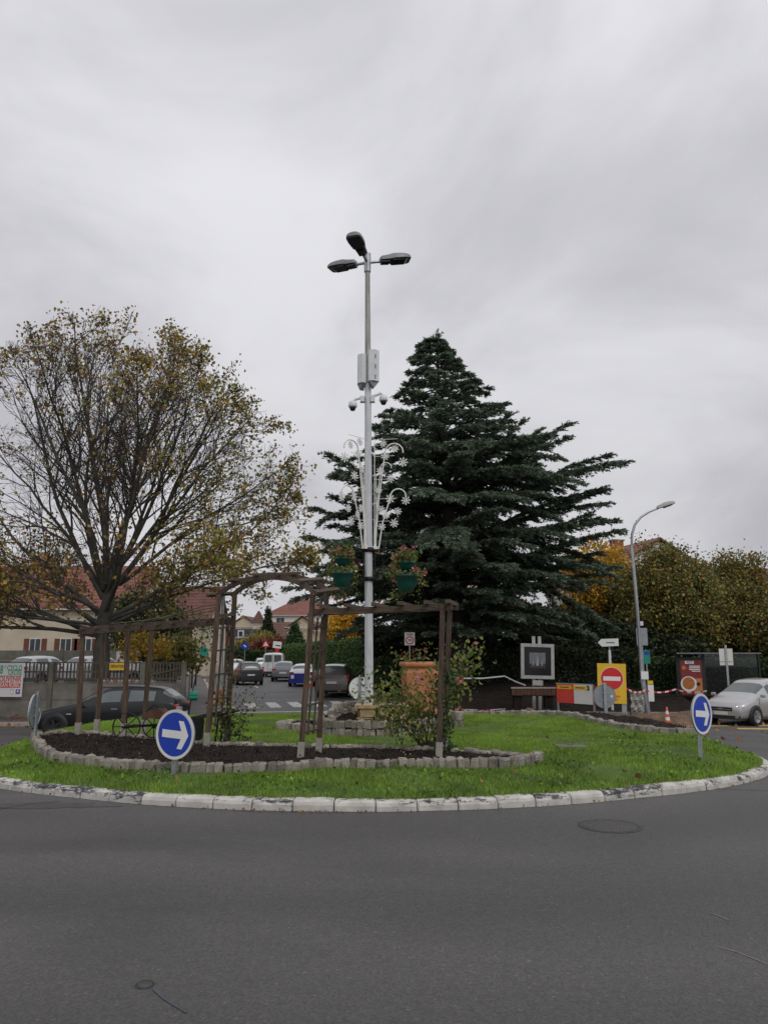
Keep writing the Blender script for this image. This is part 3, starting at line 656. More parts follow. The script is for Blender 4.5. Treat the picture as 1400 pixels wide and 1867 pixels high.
vc = groundpx(264, 1797); vb = thing('valve_cover', 'small round iron valve cover in the asphalt, lower left', 'valve cover', (vc.x, vc.y, 0))
B().lathe([(.042, .003), (.04, .007), (0, .007)], 24).build('lid', 'iron_cover', vb); B().lathe([(.043, .002), (.048, .008), (.054, .002)], 24).build('frame_ring', 'tar', vb)
ribbon('road_paint_mark', [groundpx(*p) for p in ((280, 1804), (300, 1822), (318, 1835), (340, 1848))], .02, .004, 'chalk_blue')
ribbon('road_paint_mark', [groundpx(*p) for p in ((1295, 1666), (1312, 1672), (1330, 1680))], .007, .004, 'mulch_pale')
ribbon('road_paint_mark', [groundpx(*p) for p in ((1310, 1728), (1345, 1738), (1400, 1760))], .007, .004, 'mulch_pale')
random.seed(5)
ribbon('tar_seam', [groundpx(u, v) + Vector((random.uniform(-.01, .01), random.uniform(-.02, .02))) for u, v in ((1215, 1432), (1260, 1436), (1300, 1439), (1340, 1440), (1400, 1443), (1480, 1446))], .03, .005, 'tar')
ribbon('tar_seam', [groundpx(u, v) for u, v in ((-60, 1478), (0, 1476), (60, 1466), (110, 1462))], .025, .005, 'tar')
def blob(c, rx, ry, n=26, j=.25): return [(c.x + rx * (1 + random.uniform(-j, j)) * math.cos(2 * math.pi * i / n), c.y + ry * (1 + random.uniform(-j, j)) * math.sin(2 * math.pi * i / n)) for i in range(n)]
patch('damp_patch', blob(groundpx(70, 1470), .85, .16), .003, 'damp')
# zebra crossing over the street mouth and its far dashes
def strip(name, c, w, l, ang, m, dz=.011):
    d = Vector((math.cos(ang), math.sin(ang))); s = Vector((-d.y, d.x)); c = Vector(c)
    P = [c + d * a * l / 2 + s * b * w / 2 for a, b in ((-1, -1), (1, -1), (1, 1), (-1, 1))]
    return patch(name, [(p.x, p.y) for p in P], dz, m)
zang = math.atan2(1, -.25)
for i in range(8): strip('crossing_stripe', (SL(35.2) + .55 + i * .98, 35.2 + (i * .22)), .5, 2.6, zang, 'road_white')
strip('give_way_line', (SL(32.4) + 3.9, 32.7), .25, 7.6, .12, 'road_white')
for y in (50, 58, 66, 76): strip('centre_dash', ((SL(y) + SR(y)) / 2 - .7, y), .12, 2.5, zang, 'road_white')
for c, l, w, a in (((10.9, 26.9), 1.6, .35, .1), ((13.7, 27.2), 2.2, .45, .15), ((13.0, 25.8), 3.0, .5, -.12), ((9.9, 27.6), 1.1, .3, .05)): strip('bus_stop_marking', c, w, l, a, 'road_yellow', .008)

# ================================================================== TREES
def norm(v): return v / max(np.linalg.norm(v), 1e-9)
def plane_tree():
    Y = 31.2; base = Vector((px(186, Y), Y, .22))
    root = thing('plane_tree', 'big half-bare plane tree with yellow brown leaves behind the picket fence', 'tree', base)
    r = np.random.default_rng(7)
    big, twigs, tips = [], [], []
    C = np.array([-.3, 0, 7.0]); E3 = np.array([8.5, 7.4, 8.6])
    def inside(p, k=1.):
        q = np.abs((p - C) / E3); return (q ** (1.55 if p[2] > C[2] else 2)).sum() < k
    def branch(p, d, Ln, rad, lev):
        n = (9, 7, 5, 3)[lev]; seg = Ln / n; pts = [p]; r0 = rad
        up = (.035, .055, .045, .03)[lev]; jit = (.085, .11, .14, .22)[lev]
        for i in range(n):
            d = norm(d + r.normal(size=3) * jit + np.array([0, 0, up]))
            q = p + d * seg; r1 = rad * (1 - .86 * (i + 1) / n) + .0042
            (big if lev < 2 else twigs).append((*p, *q, r0, r1)); p, r0 = q, r1; pts.append(q)
            if not inside(p, 1.05 + r.uniform(-.12, .1)): break
        m = len(pts) - 1
        if lev == 3:
            tips.append((pts[-1], 1.)); tips.append((pts[m // 2], .5)); return
        k = (11, 8, 5)[lev]; 
        for j in range(k):
            t = (.22, .16, .12)[lev] + (1 - (.22, .16, .12)[lev]) * (j + r.uniform(.1, .9)) / k
            f = t * m; i = min(int(f), m - 1); q = pts[i] + (pts[i + 1] - pts[i]) * (f - i); dd = norm(pts[i + 1] - pts[i])
            ax = norm(np.cross(dd, r.normal(size=3))); an = r.uniform(.42, .85) * (1, .95, 1.05)[lev]
            nd = norm(dd * math.cos(an) + ax * math.sin(an))
            if lev == 0 and nd[2] < -.15: nd[2] = abs(nd[2]) * .3
            ln = Ln * (.50, .46, .42)[lev] * (1.05 - .55 * t) * r.uniform(.75, 1.25)
            branch(q, nd, max(ln, .5), max(rad * (1 - .86 * t) * .55, .0075), lev + 1)
        tips.append((pts[-1], 1.))
    # trunk
    T = [np.array(v) for v in ((0, 0, -.3), (.02, 0, .9), (-.04, 0, 1.9), (.0, 0, 2.8), (.12, 0, 3.6), (.15, .1, 4.3))]
    tr = [.40, .34, .31, .31, .25, .18]
    limbs = [(0, 2.5, -100, 18, 7.2, .13), (0, 2.6, -132, 14, 7.6, .13), (0, 2.4, -158, 17, 8.0, .13), (0, 2.3, 186, 12, 8.4, .12), (0, 4.3, -8, 58, 9.4, .15), (0, 4.3, 30, 66, 9.8, .15), (0, 4.3, -35, 68, 10, .15), (0, 4.0, 8, 40, 8.8, .15), (0, 4.0, 175, 50, 9.0, .16), (0, 4.1, 215, 66, 9.6, .16), (0, 2.2, -172, 8, 8.6, .17), (0, 2.9, 25, 34, 8.8, .19), (0, 3.1, -60, 40, 8.0, .17), (0, 3.0, 165, 36, 8.8, .19), (0, 3.4, 100, 48, 8.5, .18), (0, 3.7, 190, 58, 9.3, .19), (0, 3.8, -25, 55, 9.3, .19), (0, 4.1, 60, 68, 9.6, .18),
             (0, 4.2, -120, 63, 9.6, .18), (0, 4.3, 140, 78, 10.4, .2), (0, 4.3, -10, 74, 10.4, .2), (0, 4.3, -80, 84, 10.8, .2), (0, 2.8, -5, 17, 8.0, .15), (0, 3.2, 205, 22, 8.2, .15), (0, 2.6, -35, 12, 6.4, .12), (0, 2.7, 140, 14, 7, .12), (0, 3.9, -40, 46, 9.2, .16), (0, 4.0, 20, 50, 9.4, .17), (0, 4.1, 0, 62, 9.8, .17), (0, 4.2, -150, 72, 10.2, .17)]
    for _, z, az, el, ln, rd_ in limbs:
        a, e = R(az), R(el); p = np.array([.1 * math.cos(a), .1 * math.sin(a), z])
        branch(p, np.array([math.cos(a) * math.cos(e), math.sin(a) * math.cos(e), math.sin(e)]), ln, rd_ * .60, 0)
    m = B().tube([tuple(p) for p in T], tr, 14); m.build('trunk', 'bark_plane', root)
    twig_obj('limbs', big, 'bark_plane', root, 6); t = twig_obj('twigs', twigs, 'twig_dark', root, 3); t['kind'] = 'stuff'
    # leaves: thick at the rim and on the lower right, thin in the upper middle
    P, W = [], []
    for q, w in tips:
        s = (q - C) / E3; rr = math.sqrt((s * s).sum())
        dens = .30 + 1.5 * max(rr - .70, 0) / .3
        if q[2] < 6.5: dens += 1.0
        if q[2] < 4.6: dens += 1.2
        if q[0] > 2.5 and q[2] < 9.5: dens += 1.3
        if q[0] < -3 and q[2] < 7: dens += .5
        if r.uniform() < .17 * dens * w:
            for _ in range(r.integers(3, 8)): P.append(q + r.normal(size=3) * .16)
    P = np.array(P)
    lo = P[:, 2] < 6; rt = P[:, 0] > 3
    for sel, pr in ((lo & ~rt, [.20, .26, .36, .18]), (rt, [.36, .16, .13, .35]), (~lo & ~rt, [.32, .2, .3, .18])):
        if sel.any():
            o = leaf_obj('crown', P[sel], .128, ['leaf_gy', 'leaf_go', 'leaf_gb', 'leaf_gg'], pr, root, up=.6, aspect=1.0); o['kind'] = 'stuff'
    return len(P), len(twigs)
print('plane', plane_tree())

def cedar():
    Y = 39.; base = Vector((px(836, Y), Y, vz(px(836, Y), Y) - .05))
    root = thing('cedar_tree', 'tall spreading dark blue-green cedar with tiered flat branches', 'tree', base)
    r = np.random.default_rng(21)
    Ht = pz(618, Y) - base.z; lean = px(802, Y) - base.x
    axis = lambda z: np.array([lean * (z / Ht) ** 1.2, 0, z])
    tr = [(0, 0, -.3)] + [tuple(axis(z)) for z in np.linspace(1, Ht - .2, 12)]
    B().tube(tr, [.66, .56] + list(np.linspace(.5, .03, 11)), 12).build('trunk', 'bark_cedar', root)
    # half-spread at each height, left and right, read off the outline
    vv = [618, 640, 660, 690, 715, 745, 790, 830, 880, 940, 1000, 1060, 1110, 1150]
    lf = [790, 765, 760, 752, 745, 705, 670, 625, 590, 575, 560, 530, 550, 640]; rt = [812, 828, 838, 870, 897, 920, 985, 1050, 1092, 1110, 1112, 1120, 1130, 1060]
    zs = [pz(v, Y) - base.z for v in vv]; lfm = [px(u, Y) - base.x for u in lf]; rtm = [px(u, Y) - base.x for u in rt]
    zs, lfm, rtm = zs[::-1], lfm[::-1], rtm[::-1]
    seg, tu_p, tu_d, tu_l = [], [], [], []
    def spray(p, d, Ln, droop=1.):
        """a flat secondary branch carrying rows of needle tufts, nodding at its tip"""
        n = max(3, int(Ln / .13)); q = p.copy(); dd = d.copy()
        lat = norm(np.cross(dd, [0, 0, 1]))
        for i in range(n):
            f = i / n; dd = norm(dd + np.array([0, 0, -.02 - .085 * f * droop]) + r.normal(size=3) * .06); q2 = q + dd * Ln / n
            seg.append((*q, *q2, .010 * (1 - f) + .004, .010 * (1 - f) + .003)); q = q2
            for s in (-1, 1):
                for _ in range(2):
                    e = norm(dd * 1.0 + lat * s * r.uniform(.15, .95) + np.array([0, 0, r.uniform(-.22, .16)]))
                    tu_p.append(q + r.normal(size=3) * np.array([.05, .05, .02])); tu_d.append(e); tu_l.append(r.uniform(.12, .27) * (1.15 - .4 * f))
    def bough(z, az, Ln, rise, special=False):
        p = axis(z); d = norm(np.array([math.cos(az), math.sin(az), rise])); n = max(4, int(Ln / .40)); rad = .018 + .017 * Ln
        tip_droop = r.uniform(.015, .04)
        for i in range(n):
            f = i / n; d = norm(d + np.array([0, 0, (-tip_droop if not special else -.020)]) + r.normal(size=3) * np.array([.045, .045, .015])); q = p + d * Ln / n
            seg.append((*p, *q, rad * (1 - .85 * f), rad * (1 - .85 * (f + 1 / n)))); p = q
            if f > .15:
                w = (1 - .75 * f) * (.45 + .20 * Ln) * (.9 if special else 1)
                for s in (-1, 1):
                    for _ in range(2 if f > .45 else 1):
                        ang = s * r.uniform(.45, 1.0); dd = np.array([d[0] * math.cos(ang) - d[1] * math.sin(ang), d[0] * math.sin(ang) + d[1] * math.cos(ang), d[2] * .6 + r.uniform(-.03, .06)])
                        spray(p, norm(dd), min(max(w, .18 + .06 * Ln), 1.8) * r.uniform(.65, 1.1), 1.2)
        for k in (-.25, .1, .3): spray(p, norm(d + np.array([-d[1] * k, d[0] * k, 0])), min(.22 + .08 * Ln, .6) * r.uniform(.7, 1.2), 1.6)
    z = 2.5
    while z < Ht - .1:
        f = z / Ht; nb = 16 if f < .55 else (12 if f < .75 else 7)
        a0 = r.uniform(0, 6.28)
        for i in range(nb):
            az = a0 + 2 * math.pi * (i + r.uniform(-.28, .28)) / nb; zz = z + r.uniform(-.16, .16)
            rise = r.uniform(.08, .28) + (.2 * max(0, f - .7))
            c = math.cos(az); ext = np.interp(zz + .25, zs, rtm) - axis(zz)[0] if c > 0 else axis(zz)[0] - np.interp(zz + .25, zs, lfm)
            other = .5 * (np.interp(zz, zs, rtm) - np.interp(zz, zs, lfm))
            Ln = (abs(c) * ext + (1 - abs(c)) * other) * r.uniform(.68, 1.02)
            if math.sin(az) < -.3 and zz < 4.6: Ln *= .62
            if 7.5 < zz < 8.3 and math.sin(az) < .2 and f > 0: continue
            if Ln > .2: bough(zz, az, max(Ln, .3), rise)
        z += .92 if f < .55 else (.66 if f < .75 else .36)
    for k in range(5): spray(axis(Ht - .5 + .1 * k), norm(np.array([r.normal() * .25, r.normal() * .25, 1.])), .5, .3)
    # the long boughs that stand out of the outline
    for (u, v, z0) in ((1160, 816, 7.4), (1140, 868, 6.4), (1128, 925, 5.6), (1050, 778, 8.8), (1000, 800, 8.6), (575, 850, 7.2), (566, 915, 6.0), (548, 985, 4.6), (512, 1052, 3.4), (1132, 985, 4.8), (960, 776, 9.6), (1135, 1050, 3.6), (600, 940, 5.4)):
        tgt = at(u, v, Y + r.uniform(-1, 1)) - base; p = axis(z0); dv_ = np.array(tgt) - p; Ln = np.linalg.norm(dv_)
        for da in (-.2, .0, .18): bough(z0 + r.uniform(-.25, .25), math.atan2(dv_[1], dv_[0]) + da, Ln * (.93 if da == 0 else .82), dv_[2] / math.hypot(dv_[0], dv_[1]) + .25, True)
    o = twig_obj('limbs', seg, 'bark_cedar', root, 4)
    # needle tufts: narrow blades fanned about each tuft direction
    P, D, Ls = np.array(tu_p), np.array(tu_d), np.array(tu_l); n = len(P); nb = 3
    P = np.repeat(P, nb, 0); D = np.repeat(D, nb, 0); Ls = np.repeat(Ls, nb)
    D = D + r.normal(size=D.shape) * np.array([.34, .34, .20]); D /= np.linalg.norm(D, axis=1)[:, None]
    W = np.cross(D, r.normal(size=D.shape)); W /= np.linalg.norm(W, axis=1)[:, None]
    W *= (Ls * r.uniform(.09, .17, len(Ls)))[:, None]
    tip = P + D * Ls[:, None]; mid_ = P + D * Ls[:, None] * .4
    V = np.stack([P, mid_ + W, tip, mid_ - W], 1).reshape(-1, 3); F = np.arange(4 * len(P)).reshape(-1, 4)
    m = np.repeat(r.choice(3, n, p=[.48, .32, .20]), nb)
    o = link('crown', np_mesh('crown', V, [F], [m]), ['cedar_a', 'cedar_b', 'cedar_c'], root); o['kind'] = 'stuff'
    return len(P), len(seg)
print('cedar', cedar())

def leafy_tree(name, label, cat, base, h, rx, ry, z0, ncl, per, lsize, mats, probs, seed, group=None, bark='bark_dark', tops=6, rag=.25, trunk=.16, hollow=.45, cone=False):
    """broad-leaved tree or shrub: trunk, limbs to clumps spread through the crown, leaves in each clump"""
    r = np.random.default_rng(seed); root = thing(name, label, cat, base, 0, group)
    cz = (h + z0) / 2; rz_ = (h - z0) / 2; seg, P = [], []
    B().tube([(0, 0, -.25), (r.uniform(-.08, .08), 0, z0 * .7 + .3), (r.uniform(-.15, .15), r.uniform(-.1, .1), cz)], [trunk, trunk * .8, trunk * .4], 8).build('trunk', bark, root)
    for i in range(ncl):
        d = norm(r.normal(size=3)); rr = (hollow + (1 - hollow) * r.uniform(0, 1) ** .6) * (1 + r.uniform(-rag, rag) * .6)
        c = np.array([d[0] * rx * rr, d[1] * ry * rr, cz + d[2] * rz_ * rr])
        if cone:
            k = max((h - c[2]) / (h - z0), .04); c[0] *= k * 1.5; c[1] *= k * 1.5
        s0 = np.array([0, 0, z0 * .6 + .3 + (c[2] - z0) * .3])
        m_ = (s0 + c) / 2 + r.normal(size=3) * .2 + np.array([0, 0, -.15])
        if i % 2 == 0: seg += [(*s0, *m_, trunk * .3, trunk * .2), (*m_, *c, trunk * .2, .01)]
        sg = np.array([.13 * rx + .10, .13 * ry + .10, .085 * rz_ + .08]) * r.uniform(.6, 1.15) * (.75 if cone else 1)
        P.append(c + r.normal(size=(int(per * r.uniform(.5, 1.4)), 3)) * sg)
    for i in range(tops):
        a = r.uniform(0, 6.28); q = r.uniform(0, .6); b = np.array([rx * q * math.cos(a), ry * q * math.sin(a), cz + rz_ * math.sqrt(1 - q * q) * .85]); t = b + np.array([r.normal() * .2, r.normal() * .2, r.uniform(.4, 1.0) * rz_ * .35])
        seg.append((*b, *t, .02, .006)); k = r.integers(5, 14); f = r.uniform(0, 1, (k, 1)); P.append(b + (t - b) * f + r.normal(size=(k, 3)) * .1)
    if seg: twig_obj('limbs', seg, bark, root, 4)
    P = np.concatenate(P)
    o = leaf_obj('crown', P, lsize, list(mats), probs, root, up=.5, aspect=.85); o['kind'] = 'stuff'
    return root
def gnd(u, Y, z): return (px(u, Y), Y, z)
RM = ['leaf_rg', 'leaf_ry', 'leaf_ro', 'leaf_rr', 'leaf_rd', 'leaf_go']
g1 = 'autumn trees behind the bus shelter'
for i, (u, Y, vt, rx, lab, pr, s) in enumerate([
        (1235, 43, 985, 2.55, 'olive green autumn tree right of the curved lamp post with thin top shoots', [.34, .17, .27, .07, .15], 3),
        (1350, 45, 1012, 2.5, 'reddish brown leafy tree at the right edge behind the silver car', [.27, .15, .29, .15, .14], 4),
        (1165, 46, 1030, 1.9, 'green and orange tree directly behind the curved lamp post', [.34, .20, .18, .10, .18], 8),
        (1455, 42, 1072, 2.6, 'dull green tree cut off by the right edge of the picture', [.34, .12, .26, .12, .16], 9)]):
    zb = .5; pr = [p * .93 for p in pr] + [.07]; leafy_tree('autumn_tree', lab, 'tree', gnd(u, Y, zb), pz(vt + 14, Y) - zb, rx, 2.2, .7, 210, 150, .15, RM, pr, s, g1, tops=16, rag=.5)
leafy_tree('golden_tree', 'orange yellow tree showing between the cedar and the red roof', 'tree', gnd(1092, 48, .4), pz(985, 48) - .4, 2.3, 2.2, 2.2, 110, 90, .2, ['leaf_yl', 'leaf_yo', 'leaf_ry'], [.42, .38, .2], 14)
leafy_tree('golden_tree', 'bright yellow small tree above the green hedge left of the lamp post', 'tree', gnd(638, 64, -.1), pz(1110, 64) + .1, 1.9, 1.6, 2.0, 90, 80, .2, ['leaf_yl', 'leaf_yo'], [.75, .25], 15)
leafy_tree('autumn_tree', 'pale yellow green thin tree seen through the gap in the cedar', 'tree', gnd(745, 62, .3), pz(945, 62) - .3, 3.2, 2.6, 4.0, 80, 60, .2, ['leaf_yl', 'leaf_ry', 'leaf_dry'], [.25, .4, .35], 16, hollow=.2)
leafy_tree('autumn_tree', 'faded yellow tree behind the right side of the cedar', 'tree', gnd(890, 62, .3), pz(985, 62) - .3, 3.0, 2.6, 3.0, 70, 60, .2, ['leaf_yo', 'leaf_ry', 'leaf_dry'], [.35, .3, .35], 18, hollow=.2)
# dark evergreen undergrowth below the cedar
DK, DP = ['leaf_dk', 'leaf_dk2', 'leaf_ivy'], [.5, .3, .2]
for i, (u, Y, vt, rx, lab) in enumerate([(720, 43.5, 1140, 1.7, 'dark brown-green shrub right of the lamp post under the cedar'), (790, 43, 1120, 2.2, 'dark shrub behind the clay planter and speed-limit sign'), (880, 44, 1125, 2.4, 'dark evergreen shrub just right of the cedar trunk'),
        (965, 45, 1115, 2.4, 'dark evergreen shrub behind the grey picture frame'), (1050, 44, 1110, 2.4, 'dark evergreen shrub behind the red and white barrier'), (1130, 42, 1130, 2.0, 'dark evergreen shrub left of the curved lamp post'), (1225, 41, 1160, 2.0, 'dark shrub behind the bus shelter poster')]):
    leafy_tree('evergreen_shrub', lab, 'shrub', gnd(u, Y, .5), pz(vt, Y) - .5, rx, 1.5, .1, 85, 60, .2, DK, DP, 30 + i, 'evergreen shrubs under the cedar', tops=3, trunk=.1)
# far street trees and bushes
leafy_tree('conifer', 'dark pointed conifer beside the red-roofed house', 'tree', gnd(487, 118, 0), pz(1112, 118), 1.35, 1.35, 1.2, 150, 40, .26, ['leaf_dk', 'leaf_ivy'], [.6, .4], 40, tops=0, cone=True)
leafy_tree('cypress', 'deep green rounded cypress at the far end of the green hedge', 'tree', gnd(537, 92, 0), pz(1138, 92), 1.75, 1.6, .2, 130, 60, .22, ['leaf_hd', 'leaf_dk', 'leaf_ivy'], [.4, .35, .25], 41, tops=2, cone=True)
leafy_tree('autumn_bush', 'dark red bush beyond the white van', 'bush', gnd(500, 104, 0), pz(1160, 104), 2.9, 1.8, .3, 90, 55, .24, ['leaf_red', 'leaf_gb'], [.65, .35], 42)
leafy_tree('autumn_bush', 'red brown bush behind the triangular road sign', 'bush', gnd(476, 108, 0), pz(1165, 108), 2.5, 1.8, .3, 90, 50, .24, ['leaf_red', 'leaf_gb'], [.5, .5], 43)
leafy_tree('autumn_bush', 'yellow green tree in front of the turret house', 'tree', gnd(468, 112, 0), pz(1150, 112), 2.9, 1.8, 1.2, 90, 50, .24, ['leaf_ry', 'leaf_gg', 'leaf_go'], [.4, .4, .2], 44)
leafy_tree('autumn_bush', 'small yellow leafed tree behind the picket fence, right of the plane tree', 'tree', gnd(262, 34, .25), pz(1158, 34) - .25, 1.1, .9, 1.2, 40, 26, .15, ['leaf_yl', 'leaf_ry', 'leaf_go'], [.35, .4, .25], 45, trunk=.07)
leafy_tree('autumn_bush', 'dark leafy tree behind the plane tree in the car park', 'tree', gnd(262, 52, .2), pz(1085, 52), 3.0, 2.4, 1.6, 110, 70, .22, ['leaf_dk2', 'leaf_rd', 'leaf_ro'], [.5, .3, .2], 46)
leafy_tree('autumn_bush', 'olive shrub behind the right end of the picket fence', 'shrub', gnd(318, 38, .25), pz(1160, 38) - .25, 1.4, 1.2, .6, 60, 40, .17, ['leaf_ol', 'leaf_ro', 'leaf_gg'], [.4, .35, .25], 47)
# climber twigs at the top of the left pergola run
leafy_tree('climbing_rose', 'green climbing shoot hanging on the left pergola beam', 'climber', (px(368, 13.6), 13.6, pz(1162, 13.6)), .34, .24, .12, .0, 14, 16, .05, ['leaf_ivl', 'leaf_hl'], [.6, .4], 48, bark='stem_green', tops=0, trunk=.008)

# hedges: clipped solids of leaves
def hedge(name, label, a, b, h, w, mats, probs, n, lsize, z0=0., group=None):
    a, b = Vector(a), Vector(b); root = thing(name, label, 'hedge', ((a.x + b.x) / 2, (a.y + b.y) / 2, z0), math.atan2(b.y - a.y, b.x - a.x), group); Ln = (b - a).length
    B().box((0, 0, h / 2 - .06), (Ln - .2, w - .24, h - .16)).build('hedge_core', 'leaf_dk', root)
    u = rng.uniform(-.5, .5, (n, 3)) * np.array([Ln, w, h]); f = rng.choice(4, n, p=[.38, .08, .38, .16]); s = rng.choice([-.5, .5], n)
    u[f == 0, 1] = -w / 2; u[f == 2, 1] = w / 2; u[f == 1, 0] = (s * Ln)[f == 1]; u[f == 3, 2] = h / 2
    wob = .07 * np.sin(u[:, 0] * 2.1) + .05 * np.sin(u[:, 0] * 5 + u[:, 2] * 4)
    u[:, 1] += np.sign(u[:, 1]) * wob; u[:, 2] += wob * .8 * (f == 3)
    u += rng.normal(size=u.shape) * .05; u[:, 2] += h / 2
    o = leaf_obj('hedge_leaves', u, lsize, mats, probs, root, up=.2); o['kind'] = 'stuff'
    return root
HM = ['leaf_hd', 'leaf_hl', 'leaf_hy', 'leaf_dk']
hx = lambda y: -.25 * y + 11.0
hedge('clipped_hedge', 'tall clipped green hedge along the right side of the street', (hx(44), 44), (hx(86), 86), 2.75, 1.1, HM, [.38, .36, .12, .14], 42000, .13, -.15)
hedge('clipped_hedge', 'low dark hedge behind the speed-limit sign', (-.4, 38.6), (3.4, 38.9), 1.15, .9, ['leaf_dk', 'leaf_dk2', 'leaf_hd'], [.4, .3, .3], 6000, .12, .3)
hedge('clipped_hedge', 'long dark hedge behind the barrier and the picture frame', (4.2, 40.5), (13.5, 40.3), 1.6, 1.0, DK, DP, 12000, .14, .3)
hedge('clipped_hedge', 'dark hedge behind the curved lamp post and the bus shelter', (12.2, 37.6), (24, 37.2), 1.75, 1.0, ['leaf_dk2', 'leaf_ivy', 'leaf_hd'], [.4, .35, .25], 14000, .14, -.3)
hedge('clipped_hedge', 'square golden brown hedge behind the picket fence', (px(285, 40), 40), (px(318, 40), 40), 1.3, 1.0, ['leaf_go', 'leaf_gb', 'leaf_gy'], [.4, .3, .3], 2500, .12, pz(1206, 40) - 1.3 + .35)
hedge('clipped_hedge', 'dark clipped hedge across the far end of the street, behind the van', (px(440, 100), 100), (px(500, 98), 98), 2.1, 1.4, ['leaf_hd', 'leaf_dk'], [.5, .5], 4500, .22, -.1)
hedge('clipped_hedge', 'evergreen hedge closing the view left of the far houses', (px(330, 90), 92), (px(425, 90), 100), 2.6, 1.4, ['leaf_dk2', 'leaf_hd', 'leaf_ol'], [.4, .4, .2], 4000, .24, -.1)
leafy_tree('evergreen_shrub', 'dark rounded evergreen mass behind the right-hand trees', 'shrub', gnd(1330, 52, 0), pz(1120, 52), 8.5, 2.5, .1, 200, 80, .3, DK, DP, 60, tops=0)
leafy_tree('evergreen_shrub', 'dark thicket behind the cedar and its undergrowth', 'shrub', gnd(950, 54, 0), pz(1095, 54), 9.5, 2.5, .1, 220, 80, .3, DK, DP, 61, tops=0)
# distant wooded skyline
def skyline():
    P = []
    for i in range(260):
        x = rng.uniform(-260, 260); y = rng.uniform(205, 260); rr = rng.uniform(3, 6)
        P.append(np.array([x, y, rng.uniform(1, 5)]) + rng.normal(size=(60, 3)) * np.array([rr, 2, rr * .5]))
    o = leaf_obj('far_wood', np.concatenate(P), 1.2, ['leaf_rd', 'leaf_ro', 'leaf_dk2'], [.4, .3, .3]); setp(o, 'far strip of autumn woodland on the horizon', 'wood', kind='stuff')
skyline()

# ================================================================== ON THE ISLAND
# ---- lamp post
PY = 16.6; PX = px(673, PY); PB = pz(1283, PY); PT = pz(468, PY)
lamp = thing('street_lamp', 'tall grey lamp post with three lamp heads in the middle of the island', 'street lamp', (PX, PY, PB))
hT = PT - PB; hS = pz(700, PY) - PB
tilt = at(670, 468, PY).x - PX
B().tube([(0, 0, -.3), (tilt * .05, 0, .6), (tilt * hS / hT, 0, hS)], [.094, .092, .072], 16).build('pole', 'pole_grey', lamp)
B().tube([(tilt * hS / hT, 0, hS - .01), (tilt, 0, hT - .1)], [.070, .055], 14).build('upper_pole', 'pole_weathered', lamp)
B().tube([(0, 0, hT - .38), (0, 0, hT + .08)], .078, 12).build('collar', 'galvanised', lamp, (tilt, 0, 0))
B().box((0, -.002, 1.05), (.09, .19, .55)).build('service_door', 'pole_grey', lamp)
def head_mesh():
    out_, seg = [], 9
    st = [(0, .10, .05), (.05, .115, .085), (.2, .125, .10), (.34, .17, .12), (.5, .185, .115), (.64, .18, .10), (.71, .155, .08), (.735, .12, .045)]
    V, F = [], []
    for x, w, h in st:
        for k in range(seg):
            t = math.pi * k / (seg - 1); V.append((x, w * math.cos(t), 1.45 * h * math.sin(t) ** .7))
    for i in range(len(st) - 1):
        for k in range(seg - 1): F.append((i * seg + k, i * seg + k + 1, (i + 1) * seg + k + 1, (i + 1) * seg + k))
    F += [tuple(range(seg)), tuple(range((len(st) - 1) * seg, len(st) * seg))]
    n0 = B(); n0.add(V, F, True)
    n0.add([(x, w, 0) for x, w, h in st] + [(x, -w, 0) for x, w, h in st], [(i, i + 1, len(st) + i + 1, len(st) + i) for i in range(len(st) - 1)])
    return n0
hm = head_mesh().mesh('lamp_head'); hm.materials.append(MATS['lamp_shell'])
gm = B().prism([(.26, 0), (.66, 0), (.60, -.035), (.30, -.045)], .27).mesh('lamp_lens'); gm.materials.append(MATS['lamp_glass'])
bm_ = B().box((.12, 0, -.025), (.20, .17, .06)).mesh('ballast_box'); bm_.materials.append(MATS['lamp_glass'])
for az, el in ((R(12), R(4)), (R(152), R(-2)), (R(-108), R(1))):
    Mx = Matrix.Translation((tilt, 0, hT - .12)) @ Matrix.Rotation(az, 4, 'Z') @ Matrix.Rotation(-el - .08, 4, 'Y')
    a = B().tube([(.05, 0, -.02), (.42, 0, .0)], .035, 8).build('arm', 'galvanised', lamp); a.matrix_local = Mx
    h = link('lamp_head', hm, None, lamp); h.matrix_local = Mx @ Matrix.Translation((.30, 0, .0))
    g = link('lamp_lens', gm, None, h); g2 = link('ballast_box', bm_, None, h)
# ---- antenna panels, cameras
def panel(label, u0, u1, v0, v1, yaw, w, d, dy):
    z1, z0 = pz(v0, PY), pz(v1, PY); c = at((u0 + u1) / 2, (v0 + v1) / 2, PY + dy)
    t = thing('antenna_panel', label, 'antenna', (c.x, c.y, z0), yaw, 'antenna panels on the lamp post'); h = z1 - z0
    B().prism([(-w / 2, -d / 2), (0, -d / 2 - .05), (w / 2, -d / 2), (w / 2, d / 2), (-w / 2, d / 2)], h, Matrix.Translation((0, 0, h / 2)) @ Matrix.Rotation(-math.pi / 2, 4, 'X')).build('casing', 'white_plastic', t)
    B().prism([(-w / 2, 0), (w / 2, 0), (0, -.16)], d, Matrix.Identity(4)).build('wedge_foot', 'lamp_shell', t, (0, 0, -.003))
    for k in ((.12, .45, .78) if yaw > 0 else ()): B().box((.012, -d / 2 - .052, h * k), (.018, .012, h * .13)).build('slot', 'sign_black', t)
    B().box((0, d / 2 + .03, h * .2), (.06, .08, .05)).build('bracket', 'galvanised', t); B().box((0, d / 2 + .03, h * .75), (.06, .08, .05)).build('bracket', 'galvanised', t)
panel('white antenna panel on the left side of the lamp post', 652, 667, 648, 700, R(-58), .22, .10, -.02)
panel('white antenna panel on the right side of the lamp post with dark slots', 671, 690, 642, 698, R(20), .24, .12, -.08)
